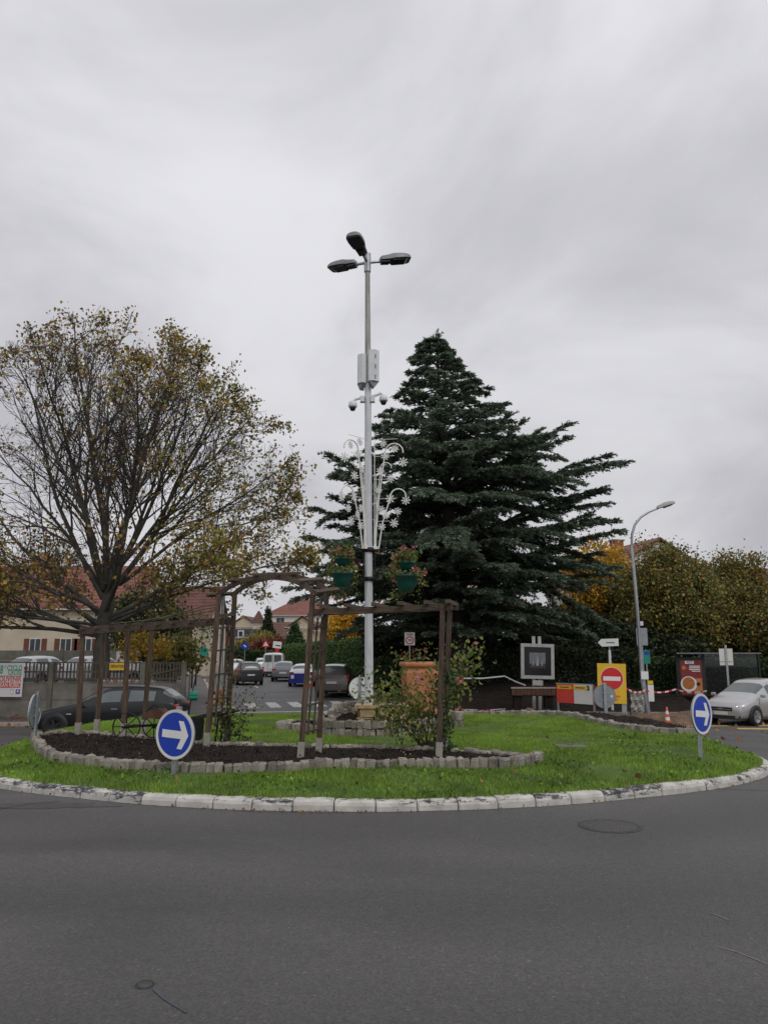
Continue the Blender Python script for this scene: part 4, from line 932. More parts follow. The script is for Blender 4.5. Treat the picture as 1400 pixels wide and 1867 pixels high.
def cctv(label, u, v, s):
    c = at(u, v, PY - .05); arm = at(670, 727, PY)
    t = thing('security_camera', label, 'camera', c, 0, 'dome cameras on the lamp post')
    B().lathe([(0, .13), (.05, .13), (.09, .09), (.10, .0), (.085, -.02), (.0, -.02)], 20).build('housing', 'white_plastic', t)
    B().lathe([(.072, -.021), (.066, -.06), (.045, -.095), (0, -.105)], 20).build('dome', 'lamp_glass', t)
    a = Vector((arm.x, arm.y, arm.z)) - c; a = a - Vector((-s * .085, 0, 0))
    B().tube([(0, 0, .12), (-s * .06, 0, .17), a + Vector((s * -.0, 0, .04)), a], [.03, .032, .036, .036], 8).build('arm', 'white_plastic', t)
    B().box(a + Vector((s * .03, -.02, -.02)), (.10, .13, .13)).build('junction_box', 'white_plastic', t)
cctv('white dome camera on the left arm of the lamp post', 643, 741, -1); cctv('white dome camera on the right arm of the lamp post', 699, 730, 1)
# ---- snowflake ornaments
def flake(r_, rot):
    m = B()
    for k in range(4):
        a = math.pi * k / 4 + .1; m.box((0, 0, 0), (2 * r_, .014, .018), Euler((0, a, 0)).to_matrix())
    for k in range(8):
        a = math.pi * k / 4 + .1; m.box((.72 * r_ * math.cos(a), 0, -.72 * r_ * math.sin(a)), (.014, .016, r_ * .34), Euler((0, a, 0)).to_matrix())
    return m
def ornament(label, side, yaw):
    z0 = pz(1001, PY) - PB; t = thing('christmas_ornament', label, 'ornament', (PX, PY, PB + z0), yaw, 'snowflake light ornaments on the lamp post')
    H = pz(806, PY) - PB - z0; s = side
    def cane(x0, x1, h, rr, w):
        pts = [(s * x0, 0, 0), (s * (x0 + (x1 - x0) * .35), 0, h * .45), (s * x1, 0, h - rr)]
        pts += [(s * (x1 + rr - rr * math.cos(a)), 0, h - rr + rr * math.sin(a)) for a in np.linspace(.2, math.pi * 1.03, 12)]
        B().tube(pts, w, 6).build('cane', 'ornament', t)
    cane(.12, .34, H * .98, .20, .016); cane(.20, .46, H * .55, .17, .016); cane(.10, .24, H * .80, .12, .012)
    B().box((s * .105, 0, H * .5), (.016, .02, H)).build('upright', 'ornament', t); B().box((s * .14, .02, H * .35), (.014, .016, H * .7)).build('upright', 'ornament', t)
    for hh, x in ((1.02, .62), (.86, .55), (.64, .42), (.46, .60), (.25, .44)): B().tube([(s * .09, 0, H * hh), (s * x, 0, H * hh + .01)], .006, 5).build('crossbar', 'ornament', t)
    for x, hh, r_ in ((.74, .80, .115), (.34, .86, .10), (.46, .65, .10), (.45, .46, .105), (.80, .44, .105), (.54, .23, .105), (.26, .36, .09), (.27, .20, .09), (.23, .72, .085), (.30, .98, .09), (.56, .93, .085), (.20, .54, .085), (.36, .30, .08), (.62, .34, .085)):
        flake(r_ * random.uniform(.92, 1.05), 0).build('snowflake', 'ornament', t, (s * x, -.02 + random.uniform(-.02, .02), H * hh), (0, random.uniform(-.3, .3), random.uniform(-.25, .25)))
    B().box((s * .11, 0, .02), (.14, .10, .06)).build('clamp', 'ornament', t)
ornament('white snowflake ornament of bent canes on the right side of the lamp post', 1, R(-6)); ornament('white snowflake ornament seen edge-on on the left side of the lamp post', -1, R(42))
# ---- hanging flower baskets on black brackets
def basket(label, side, u, vt1, vt2, vb, w1, w2):
    c = at(u, vb, PY - .25); t = thing('hanging_flower_basket', label, 'flower basket', c, 0, 'hanging baskets on the lamp post')
    zt1, zt2 = pz(vt1, PY - .25) - c.z, pz(vt2, PY - .25) - c.z
    def bowl(R_, zt, d): return B().lathe([(0, zt - d), (R_ * .45, zt - d * .98), (R_ * .82, zt - d * .55), (R_ * .97, zt - .05), (R_ * 1.04, zt - .045), (R_ * 1.04, zt), (R_ * .95, zt), (R_ * .9, zt - .05), (0, zt - .06)], 28)
    bowl(w1, zt1, .21).build('upper_bowl', 'pot_green', t); bowl(w2, zt2, zt2).build('lower_bowl', 'pot_green', t)
    B().tube([(0, 0, zt2 - .1), (0, 0, zt1 + .32)], .012, 6).build('hanger_rod', 'black_iron', t)
    r = np.random.default_rng(int(u)); P = []
    for zt, R_ in ((zt1, w1), (zt2, w2)):
        for _ in range(46):
            a = r.uniform(0, 6.28); rr = R_ * r.uniform(.5, 1.55); P.append(np.array([rr * math.cos(a), rr * math.sin(a), zt + r.uniform(-.02, .20) - max(0, rr - R_) * r.uniform(.2, 1.6)]) + r.normal(size=(15, 3)) * .05)
    for _ in range(16):
        a = r.uniform(0, 6.28); P.append(np.array([w2 * 1.1 * math.cos(a), w2 * 1.1 * math.sin(a), zt2 - r.uniform(.1, .55)]) + r.normal(size=(13, 3)) * .07)
    P = np.concatenate(P)
    P = P[~((np.hypot(P[:, 0], P[:, 1]) < w1 * 1.1) & (P[:, 2] > zt1 - .2) & (P[:, 2] < zt1 - .02))]
    k = ~((P[:, 1] < .05) & (np.abs(P[:, 0]) < w2 * 1.0) & (P[:, 2] < zt2 - .0)) & ~((P[:, 1] < .05) & (np.abs(P[:, 0]) < w1 * 1.05) & (P[:, 2] < zt1 - .01) & (P[:, 2] > zt1 - .22)); P = P[k]
    o = leaf_obj('foliage', P, .06, ['leaf_ivl', 'leaf_ol', 'leaf_dry', 'leaf_hl'], [.42, .3, .1, .18], t); o['kind'] = 'stuff'
    q = P[r.choice(len(P), 200)] + r.normal(size=(200, 3)) * np.array([.03, .03, .02]) + np.array([0, -.02, .03]); cl = np.concatenate([x + r.normal(size=(6, 3)) * .018 for x in q[:30]])
    o = leaf_obj('blossoms', cl, .05, ['leaf_pk', 'leaf_rp'], [.7, .3], t, up=-.3, aspect=1.1); o['kind'] = 'stuff'
basket('green two-tier basket of red geraniums hanging left of the lamp post', -1, 624, 1017, 1044, 1071, .17, .225); basket('green two-tier basket of red geraniums hanging right of the lamp post', 1, 741, 1024, 1049, 1081, .18, .26)
br = thing('basket_bracket', 'black iron bracket with two arms clamped round the lamp post', 'bracket', (PX, PY, pz(1003, PY)))
zl = pz(1056, PY) - pz(1003, PY)
B().lathe([(.105, -.05), (.112, -.05), (.112, .05), (.105, .05)], 20).build('clamp', 'black_iron', br); B().lathe([(.105, -.045), (.112, -.045), (.112, .045), (.105, .045)], 20).build('clamp', 'black_iron', br, (0, 0, zl))
for s, xe in ((-1, px(618, PY) - PX), (1, px(755, PY) - PX)):
    B().bar((s * .1, -.03, .0), (xe, -.25, .03 if s < 0 else -.02), .03, .03).build('arm', 'black_iron', br); B().box((s * .122, 0, zl / 2), (.025, .03, abs(zl))).build('upright', 'black_iron', br)
    B().tube([(s * .13, 0, zl + .1)] + [(s * .13 + (xe * .72 - s * .13) * k, -.18 * k, zl + .1 + (-zl - .15) * math.sin(k * math.pi / 2)) for k in (.25, .5, .75, 1)], .014, 6).build('curved_brace', 'black_iron', br)
# sandstone plinth
pl_ = thing('stone_plinth', 'weathered yellow sandstone plinth at the foot of the lamp post', 'plinth', (PX + .28, PY - .15, PB - .42))
B().box((0, 0, .385), (1.12, .85, .07), jit=.012).build('cap_slab', 'sandstone', pl_)
for i in range(3):
    for j in range(2): B().box((-.34 + i * .345 + (.05 if j else 0), -.33, .09 + j * .175), (.32, .16, .165), jit=.012).build('stone_block', 'sandstone', pl_)
    B().box((-.34 + i * .345, .25, .17), (.33, .16, .34), jit=.012).build('stone_block', 'sandstone', pl_)
for sx in (-1, 1): B().box((sx * .44, -.03, .17), (.14, .4, .34), jit=.01).build('stone_block', 'sandstone', pl_)
# terracotta planter
TY = 17.5; tp = thing('clay_planter', 'large square terracotta planter behind the rose bush', 'planter', (px(766, TY), TY, lawn(.8, TY) + .2), R(8))
zt = pz(1207, TY) - tp.location.z
def sq(prof, m, name):
    b = B(); V, F = [], []
    for w, z in prof: V += [(-w, -w, z), (w, -w, z), (w, w, z), (-w, w, z)]
    for i in range(len(prof) - 1):
        for k in range(4): F.append((i * 4 + k, i * 4 + (k + 1) % 4, (i + 1) * 4 + (k + 1) % 4, (i + 1) * 4 + k))
    b.add(V, F); o = b.build(name, m, tp); md = o.modifiers.new('bevel', 'BEVEL'); md.width = .012; md.segments = 2; return o
sq([(.0, .05), (.36, .05), (.365, .12), (.33, .16), (.36, zt * .55), (.385, zt * .8), (.36, zt * .86), (.36, zt - .1)], 'terracotta', 'body'); sq([(.375, zt - .11), (.405, zt - .10), (.42, zt - .05), (.40, zt), (.34, zt), (.33, zt - .1), (0, zt - .1)], 'terracotta', 'rim'); sq([(.0, -.05), (.42, -.05), (.43, .045), (.0, .045)], 'terracotta', 'foot')
def sprays(name, parent, stems, lsize, mats, probs, per, seed, spread=.07, stemr=.008):
    r = np.random.default_rng(seed); seg, P = [], []
    for st in stems:
        st = [np.array(p, float) for p in st]
        for i in range(len(st) - 1):
            a, b = st[i], st[i + 1]; n = 4; pr = a
            for k in range(1, n + 1):
                q = a + (b - a) * k / n + r.normal(size=3) * .012; f = (i + k / n) / (len(st) - 1)
                seg.append((*pr, *q, stemr * (1.15 - f * .8), stemr * (1.15 - f * .85))); pr = q
                m = int(per * (f if f > .3 else 0) * r.uniform(.5, 1.5))
                if m: P.append(q + r.normal(size=(m, 3)) * spread * (1 + f))
    twig_obj('stems', seg, 'stem_green', parent, 5)
    o = leaf_obj('foliage', np.concatenate(P), lsize, mats, probs, parent, up=.3); o['kind'] = 'stuff'; return np.concatenate(P)
pt = thing('planter_plant', 'dry reddish plant growing in the terracotta planter', 'plant', (tp.location.x - .2, TY, tp.location.z + zt - .1))
sprays('x', pt, [[(0, 0, 0), (-.1 + .13 * k, 0, .22), (-.3 + .2 * k, random.uniform(-.1, .1), random.uniform(.25, .42))] for k in range(4)], .06, ['leaf_gb', 'leaf_dry', 'leaf_ivl'], [.4, .35, .25], 7, 3, .05, .006)

# ---- pergola
def gp(u, v, dz=.11): p = ongrass(u, v, dz); return Vector((p.x, p.y, p.z + .08))
pg = thing('pergola', 'weathered brown wooden rose pergola with an arch on the island bed', 'pergola', (0, 0, 0))
def post(a, b, w=.078, shoe=True):
    """timber post from foot a to top b, in a metal shoe"""
    a, b = Vector(a), Vector(b); d = (b - a).normalized()
    B().bar(a + d * (.14 if shoe else 0), b, w, w, (0, 1, 0)).build('post', 'old_wood', pg)
    if shoe:
        o = B().bar(a - d * .25, a + d * .22, w + .018, w + .018, (0, 1, 0)).build('post_shoe', 'shoe_metal', pg)
def topat(u, v, Y): return at(u, v, Y)
A0 = gp(548, 1377); C0 = gp(800, 1378); D0 = gp(377, 1358)
B0, E0 = Vector((A0.x + .22, A0.y + .55, A0.z)), Vector((D0.x + .22, D0.y + .55, D0.z))
A1, D1 = topat(571, 1078, A0.y), topat(399, 1084, D0.y)
B1, E1 = topat(596, 1075, B0.y), topat(428, 1082, E0.y)
for a, b in ((A0, A1), (B0, B1), (D0, D1), (E0, E1)): post(a, b)
# ladder lattice between each pair of arch posts
for (p0, p1, q0, q1) in ((A0, A1, B0, B1), (D0, D1, E0, E1)):
    for s in (.36, .68): B().bar(p0.lerp(q0, s) + Vector((0, 0, .30)), p1.lerp(q1, s) - Vector((0, 0, .42)), .028, .028, (0, 1, 0)).build('lattice_upright', 'lattice_wood', pg)
    for f in (.14, .30, .46, .62, .77): B().bar(p0.lerp(p1, f), q0.lerp(q1, f), .03, .026).build('lattice_rung', 'lattice_wood', pg)
    B().bar(p0.lerp(p1, .855), q0.lerp(q1, .855), .06, .05).build('lattice_rung', 'old_wood_x', pg)
# arch: two curved beams with cross boards lying on them
def arch(p, q, rise, over=.10):
    """curved beam from p to q"""
    pts = []; d = q - p
    for k in range(15):
        f = -.04 + 1.08 * k / 14; pts.append(p + d * f + Vector((0, 0, rise * (1 - abs(2 * f - 1) ** 2.5))))
    return pts
ar1, ar2 = arch(D1, A1, .25), arch(E1, B1, .25)
for pts in (ar1, ar2):
    b = B(); V, F = [], []
    for i, p in enumerate(pts):
        t_ = (pts[min(i + 1, 14)] - pts[max(i - 1, 0)]).normalized(); up_ = Vector((0, 1, 0)).cross(t_).normalized() * -1; sd_ = Vector((0, 1, 0))
        for sx, sz in ((-1, -1), (1, -1), (1, 1), (-1, 1)): V.append(p + sd_ * .026 * sx + up_ * .04 * sz)
    for i in range(14):
        for k in range(4): F.append((i * 4 + k, i * 4 + (k + 1) % 4, (i + 1) * 4 + (k + 1) % 4, (i + 1) * 4 + k))
    F += [(0, 1, 2, 3), (59, 58, 57, 56)]
    b.add(V, F).build('arch_beam', 'old_wood_x', pg)
for k in (0, 3, 6, 9, 12, 14):
    a, b = ar1[k], ar2[k]; e = (b - a).normalized(); t_ = (ar1[min(k + 1, 14)] - ar1[max(k - 1, 0)]).normalized(); up_ = Vector((0, 1, 0)).cross(t_).normalized() * -1
    if up_.z < 0: up_ = -up_
    B().bar(a - e * .2 + up_ * .06, b + e * .22 + up_ * .06, .07, .038, up_).build('cross_board', 'old_wood_x', pg)
# right run: post C and two long beams back to the arch
C1 = topat(807, 1103, C0.y); post(C0, C1)
Cb0 = C0 + Vector((.12, .6, 0)); Cb1 = C1 + Vector((.16, .6, 0)); post(Cb0, Cb1)
e0 = topat(571, 1116, A0.y); e1 = topat(826, 1106, C0.y)
dirx = (e1 - e0)
B().bar(e0 - dirx * .0, e1, .045, .085).build('long_beam', 'old_wood_x', pg)
off = Vector((.14, .58, .02)); B().bar(e0 + off + dirx * .02, e1 + off, .045, .085).build('long_beam', 'old_wood_x', pg)
for f in (.06, .24, .43, .62, .80, .955):
    p = e0 + dirx * f + Vector((0, -.16, .075)); B().bar(p, p + off * 1.55 + Vector((0, .0, -.03)), .06, .055).build('rafter', 'old_wood_x', pg)
# left run: four posts and beams
L1, L2 = gp(142, 1337), gp(225, 1338); L3 = Vector((L1.x + .25, L1.y + .75, L1.z)); L4 = Vector((L2.x + .25, L2.y + .75, L2.z))
L1t, L2t = topat(151, 1158, L1.y), topat(234, 1150, L2.y); L3t, L4t = topat(190, 1157, L3.y), topat(277, 1150, L4.y)
L3 = Vector((px(185, L3.y), L3.y, L3.z)); L4 = Vector((px(269, L4.y), L4.y, L4.z))
for a, b in ((L1, L1t), (L2, L2t), (L3, L3t), (L4, L4t)): post(a, b, .075)
D2 = D0.lerp(D1, .80); E2 = E0.lerp(E1, .80)
bs = topat(146, 1153, L1.y)
B().bar(bs, D2 + Vector((0, 0, .02)), .045, .09).build('long_beam', 'old_wood_x', pg)
bs2 = topat(160, 1152, L3.y); B().bar(bs2, E2 + Vector((0, 0, .02)), .045, .09).build('long_beam', 'old_wood_x', pg)
for i in range(9):
    f = .02 + .93 * i / 8; a = bs.lerp(D2, f); b = bs2.lerp(E2, f); e = (b - a).normalized(); u_ = Vector((0, 0, .075)); B().bar(a - e * .16 + u_, b + e * .16 + u_, .055, .05).build('rafter', 'old_wood_x', pg)
B().bar(L3.lerp(L3t, .45), L1.lerp(L1t, .45) + Vector((.9, .3, 0)), .02, .02).build('lattice_rung', 'lattice_wood', pg)
cv = thing('climbing_vine', 'bare vine stems trained along the left pergola beams', 'vine', L2t)
for k in range(3):
    p0, p1 = bs.lerp(D2, .25 + .1 * k) - L2t, bs.lerp(D2, 1.0) - L2t
    B().tube([p0 + Vector((0, .1 * k, .12)), p0.lerp(p1, .4) + Vector((0, .15, .15 + .03 * k)), p0.lerp(p1, .8) + Vector((0, .1, .2 + .06 * k)), p1 + Vector((0, .05, .24 + .05 * k))], [.012, .011, .009, .006], 5).build('stem', 'stem_green', cv)

# ---- roses
rs = gp(783, 1362); rose = thing('rose_bush', 'large leafy rose bush with a pink bloom at the right pergola post', 'rose bush', rs - Vector((0, 0, .1)))
def rel(u, v, dy=0.): return at(u, v, rs.y + dy) - rose.location
st = []
for (u, v, dy) in ((695, 1255, 0), (700, 1285, -.2), (715, 1240, .2), (730, 1225, .1), (690, 1270, .1), (755, 1285, -.3), (735, 1300, -.3), (790, 1215, .1), (812, 1240, 0), (720, 1268, .3), (748, 1275, 0), (795, 1265, -.2), (672, 1262, 0), (708, 1300, -.15)):
    e = np.array(rel(u, v, dy)); m = np.array([e[0] * .55 + random.uniform(-.06, .06), e[1] * .6, e[2] * .6]); st.append([(random.uniform(-.06, .06), random.uniform(-.05, .05), 0), m, e])
for (u, v) in ((866, 1180), (858, 1195), (850, 1215)):
    e = np.array(rel(u, v)); st.append([(0.05, 0, 0), np.array(rel(812, 1275)), np.array(rel(830, 1232)), e])
RP = sprays('x', rose, st, .07, ['leaf_ivl', 'leaf_ol', 'leaf_hl', 'leaf_ivy', 'leaf_ry'], [.36, .28, .18, .02, .16], 28, 9, .085, .010)
B().lathe([(0, 0), (.16, .0), (.13, .10), (.05, .14), (0, .15)], 10, (.0, 0, .08)).build('root_crown', 'bark_dark', rose)
def bloom(name, loc, rr, mats, parent):
    P = np.array([[0, 0, 0]] * 26) + rng.normal(size=(26, 3)) * rr * .35
    o = leaf_obj(name, P, rr * 1.1, mats, None, parent, up=-.4, aspect=1.1); o.location = loc; return o
bloom('pink_bloom', rel(838, 1243, -.15), .055, ['leaf_rp', 'leaf_pk', 'leaf_cr'], rose); bloom('peach_bloom', rel(762, 1238, -.3), .045, ['leaf_cr', 'leaf_rp'], rose); bloom('cream_bloom', rel(737, 1306, -.4), .035, ['leaf_cr'], rose); bloom('peach_bud', rel(866, 1173), .025, ['leaf_cr', 'leaf_rp'], rose); bloom('peach_bud', rel(683, 1282, -.1), .03, ['leaf_cr', 'leaf_ry'], rose)
iv = thing('ivy', 'dark ivy climbing the post behind the rose bush', 'ivy', Cb0 - Vector((0, 0, .1)))
P = [np.array([0.02, 0, z]) + rng.normal(size=(26, 3)) * np.array([.07, .07, .05]) for z in np.linspace(.02, 1.35, 26)]
o = leaf_obj('foliage', np.concatenate(P), .07, ['leaf_ivy', 'leaf_hd', 'leaf_ivl'], [.5, .3, .2], iv); o['kind'] = 'stuff'
B().tube([(0, -.06, 0), (.03, -.07, .6), (-.01, -.06, 1.3)], .012, 5).build('stem', 'stem_green', iv)
r2 = E0 + Vector((.1, -.1, -.1)); rb = thing('rose_bush', 'leggy dying rose bush at the foot of the left arch post', 'rose bush', r2)
def rel2(u, v, dy=0.): return np.array(at(u, v, r2.y + dy) - r2)
st = [[(random.uniform(-.1, .1), random.uniform(-.1, .1), 0), rel2(u * .5 + 400 * .5 + random.uniform(-6, 6), (v + 1345) / 2), rel2(u, v, random.uniform(-.3, .3))] for u, v in ((455, 1262), (470, 1270), (440, 1255), (430, 1220), (425, 1290), (395, 1225), (410, 1240), (418, 1200), (450, 1290), (405, 1285), (388, 1275))]
sprays('x', rb, st, .055, ['leaf_ivl', 'leaf_dry', 'leaf_ol', 'leaf_ivy'], [.34, .16, .26, .24], 8, 12, .06, .008)
P = np.concatenate([np.array([rng.uniform(-.22, .22), rng.uniform(-.15, .15), z]) + rng.normal(size=(18, 3)) * .07 for z in np.linspace(.03, .55, 16)]); o = leaf_obj('base_foliage', P, .06, ['leaf_ivy', 'leaf_dk2', 'leaf_ol'], [.5, .3, .2], rb); o['kind'] = 'stuff'

# ---- round signs on the island
def round_sign(label, foot, cpx, d, yaw, front=True, lean=0., group='round keep-right signs on the island', flip=1):
    """disc sign on a short post; yaw 0 faces the camera side (-y)"""
    t = thing('keep_right_sign', label, 'road sign', foot, yaw, group)
    h = cpx - foot.z; t.rotation_euler = (0, lean, yaw); r_ = d / 2
    B().box((0, .035, h / 2 + r_ * .2), (.075, .035, h + r_ * .9 + .3)).build('post', 'galvanised', t)
    B().lathe([(0, -.008), (r_ - .004, -.008), (r_, -.016), (r_, .014), (r_ - .01, .014), (r_ - .012, .0), (0, .0)], 48, (0, 0, h), (math.pi / 2, 0, 0), False).build('back_plate', 'sign_back', t)
    B().lathe([(r_ * .885, .0095), (r_ * .885, .013), (r_ * 1.003, .0165), (r_ * 1.004, .009)], 48, (0, 0, h), (math.pi / 2, 0, 0), False).build('white_border', 'sign_rim', t)
    fc = B().lathe([(0, .0125), (r_ * .886, .0125), (r_ * .886, .009), (0, .009)], 48, (0, 0, h), (math.pi / 2, 0, 0), False).build('blue_face', 'sign_blue', t)
    w = r_ * .155
    B().prism([(-.66 * r_, -w), (.34 * r_, -w), (.34 * r_ - .36 * r_ + .18 * r_, -.56 * r_), (.42 * r_, -.56 * r_), (.72 * r_, 0), (.42 * r_, .56 * r_), (.16 * r_, .56 * r_), (.34 * r_, w), (-.66 * r_, w)], .003, Matrix.Translation((0, -.0148, h))).build('white_arrow', 'sign_white', fc)
    B().box((0, .016, h + r_ * .3), (.22, .01, .03)).build('rear_rail', 'galvanised', t); B().box((0, .016, h - r_ * .3), (.22, .01, .03)).build('rear_rail', 'galvanised', t)
    if not front:
        B().box((-r_ * .62, .010, h + .0), (.045, .004, .06)).build('sticker', 'sign_white', t)
    return t
def foot(u, v): p = ongrass(u, v); return Vector((p.x, p.y, p.z - .02))
f1 = foot(313, 1415); c1 = pz(1339, f1.y); s1_ = round_sign('blue round keep-right arrow sign at front left of the island', f1, c1, 82 / 1402 * math.hypot(f1.x, f1.y) * 1.0, R(-26), lean=R(3.0))
f2 = foot(1281, 1384); c2 = pz(1302, f2.y); round_sign('blue round keep-right arrow sign on the right side of the island', f2, c2, 70 / 1402 * f2.y, R(41), lean=R(5))
f3 = Vector((px(72, 14.2), 14.2, lawn(px(72, 14.2), 14.2))); round_sign('grey back of a round sign at the far left of the island', f3, pz(1296, 14.2), 58 / 1402 * 14.2, R(-85), False)
f4 = Vector((px(1098, 19.8), 19.8, lawn(px(1098, 19.8), 19.8))); round_sign('grey back of a round sign in front of the yellow no-entry sign', f4, pz(1270, 19.8), 41 / 1402 * 19.8, R(186), False)
f5 = Vector((px(657, 21.3), 21.3, lawn(px(657, 21.3), 21.3))); t = round_sign('pale back of a round sign half hidden by the lamp post', f5, pz(1255, 21.3), 40 / 1402 * 21.3, R(175), False)
for ch in t.children:
    if ch.name.startswith('back_plate'): ch.data = ch.data.copy(); ch.data.materials[0] = MATS['sign_white']  # light falling on this sign's back is put into its white colour
# ---- old iron plough
pw = ongrass(236, 1352, .1); pl2 = thing('iron_plough', 'old black iron wheeled plough standing in the bed', 'plough', (pw.x, pw.y, pw.z + .12), R(-6))
S = .43
def iwheel(x, y, r_):
    w = B().lathe([(r_ - .012, -.02), (r_, -.02), (r_, .02), (r_ - .012, .02), (r_ - .012, -.02)], 30, rot=(math.pi / 2, 0, 0)).build('wheel', 'black_iron', pl2, (x, y, r_), (0, 0, R(8)))
    B().lathe([(0, -.05), (.03, -.05), (.03, .05), (0, .05)], 10, rot=(math.pi / 2, 0, 0)).build('hub', 'black_iron', w)
    for k in range(4): B().box((0, 0, 0), (2 * r_ - .03, .016, .014), (0, math.pi * k / 4, 0)).build('spoke', 'black_iron', w)
iwheel(0, -.15, .235); iwheel(.28, .35, .20)
B().bar((-.15, 0, .21), (.6, .1, .26), .05, .04).build('beam', 'black_iron', pl2); B().bar((.5, .1, .25), (1.55, .1, .46), .05, .06).build('beam', 'black_iron', pl2)
B().tube([(0, -.2, .235), (.02, .1, .24), (.28, .4, .2)], .018, 6).build('axle', 'black_iron', pl2)
B().prism([(.30, .38), (.62, .36), (.66, .46), (.52, .55), (.34, .50)], .28).build('seat', 'rusty_iron', pl2); B().tube([(.30, -.1, .48), (.45, -.12, .60), (.62, -.1, .54)], .012, 6).build('seat_rail', 'black_iron', pl2)
B().prism([(.62, .27), (.95, .32), (1.0, .02), (.86, -.06), (.72, .1)], .10).build('plough_blade', 'black_iron', pl2); B().prism([(1.1, .36), (1.3, .40), (1.28, .05), (1.18, -.05)], .05).build('plough_blade', 'black_iron', pl2)
for y in (-.06, .28): B().tube([(1.0, .1, .36), (1.5, y, .42), (1.9, y, .5)], [.022, .02, .015], 6).build('handle', 'black_iron', pl2)
for x in (1.4, 1.52, 1.62): B().bar((x, .1, .42), (x - .05, .1, -.05), .03, .03).build('tine', 'black_iron', pl2)
# ---- garden stake with green pot and teal disc
gy = 15.0; gb = Vector((px(345, gy), gy, lawn(px(345, gy), gy) + .1)); gs = thing('garden_stake', 'leaning dark stake carrying a green pot and a round teal disc', 'garden ornament', gb)
rl = lambda u, v: at(u, v, gy) - gb
B().tube([(0, 0, -.1), rl(348, 1275), rl(358, 1230), rl(370, 1196)], [.012, .012, .009, .008], 6).build('rod', 'black_iron', gs); B().tube([rl(359.5, 1228), rl(364, 1213)], [.022, .018], 8).build('sleeve', 'black_iron', gs)
c = rl(353, 1269); B().lathe([(0, -.09), (.06, -.09), (.085, -.04), (.092, -.03), (.075, -.02), (.09, .02), (.095, .03), (.075, .035), (.09, .07), (.06, .085), (0, .09)], 20, c).build('green_pot', 'pot_teal', gs)
dd = disc(.085, .012, 28).build('teal_disc', 'pot_teal', gs, rl(372, 1188)); B().box((.02, -.009, .02), (.035, .006, .05)).build('dark_mark', 'sign_black', dd)
# small things on the lawn
hy_ = ongrass(1040, 1362); hc = thing('drain_cover', 'flat grey square cover lying in the right side of the lawn', 'cover', (hy_.x, hy_.y, hy_.z + .012)); B().box((0, 0, 0), (.5, .45, .03)).build('cover_plate', 'concrete_old', hc); B().box((0, 0, .018), (.1, .03, .008)).build('lifting_bar', 'iron_cover', hc)
fs = thing('field_stone', 'rough brown stone lump behind the right lawn', 'stone', (px(962, 21.6), 21.6, lawn(px(962, 21.6), 21.6) + .1)); bm = bmesh.new(); bmesh.ops.create_icosphere(bm, subdivisions=2, radius=.16)
for v in bm.verts: v.co += Vector([random.uniform(-.03, .03) for _ in range(3)]); v.co.z *= .8
me = bpy.data.meshes.new('stone'); bm.to_mesh(me); bm.free(); link('stone', me, 'dug_soil', fs)

# ================================================================== LEFT SIDE: fence, banner, car park
FY = 29.5; FZ = gz(FY) + .12
fz_top = pz(1208, FY); fz_mid = pz(1244, FY); 
fence = thing('picket_fence', 'old grey wooden picket fence on a low concrete panel wall', 'fence', (0, FY, FZ))
hW = fz_mid - FZ; hF = fz_top - FZ
posts = [px(-190, FY), px(-75, FY), px(97, FY), px(263, FY), px(337, FY)]
for x in posts: B().box((x, 0, (hF + .02) / 2 - .1), (.16, .17, hF + .22), jit=.004).build('concrete_post', 'concrete_old', fence)
pk = B().prism([(-.034, 0), (.034, 0), (.034, .80), (0, .84), (-.034, .80)], .02).mesh('picket'); pk.materials.append(MATS['fence_wood'])
ph = hF - hW - .06
for i in range(len(posts) - 1):
    a, b = posts[i] + .09, posts[i + 1] - .09; gate = i == 3; Ln = b - a
    for k in range(2): B().box(((a + b) / 2, .0, hW * (.25 + .5 * k) - .02), (Ln - .01, .07, hW / 2 - .015), jit=.004).build('concrete_slab', 'concrete', fence)
    B().box(((a + b) / 2, 0, hW + .005), (Ln, .11, .035)).build('coping', 'concrete_old', fence)
    for z in (.09, ph * .52, ph + .02): B().box(((a + b) / 2, .035, hW + .03 + z), (Ln, .035, .06 if z < ph else .05)).build('rail', 'fence_wood', fence)
    n = int(Ln / (.135 if not gate else .12))
    for k in range(n):
        o = link('picket', pk, None, fence, (a + (k + .5) * Ln / n + random.uniform(-.008, .008), 0, hW + .05 + random.uniform(-.01, .012)), (0, random.uniform(-.018, .018), 0)); o.scale = (random.uniform(.85, 1.05), 1, ph / .84 * random.uniform(.97, 1.01))
    if gate: B().bar((a + .05, -.03, hW + .22), (b - .1, -.03, hW + .50), .025, .05).build('diagonal_brace', 'fence_wood', fence)
gt = thing('wooden_gate', 'dark close-boarded gate at the street corner beside the picket fence', 'gate', (px(341, FY) + .12, FY + .1, FZ), math.atan2(1, -.25))
for k in range(14): B().box((.1 + k * .12, 0, hF / 2), (.105, .03, hF + random.uniform(-.02, .03))).build('board', 'lattice_wood', gt)
for z in (.35, hF - .3): B().box((.95, .03, z), (1.8, .04, .08)).build('rail', 'lattice_wood', gt)
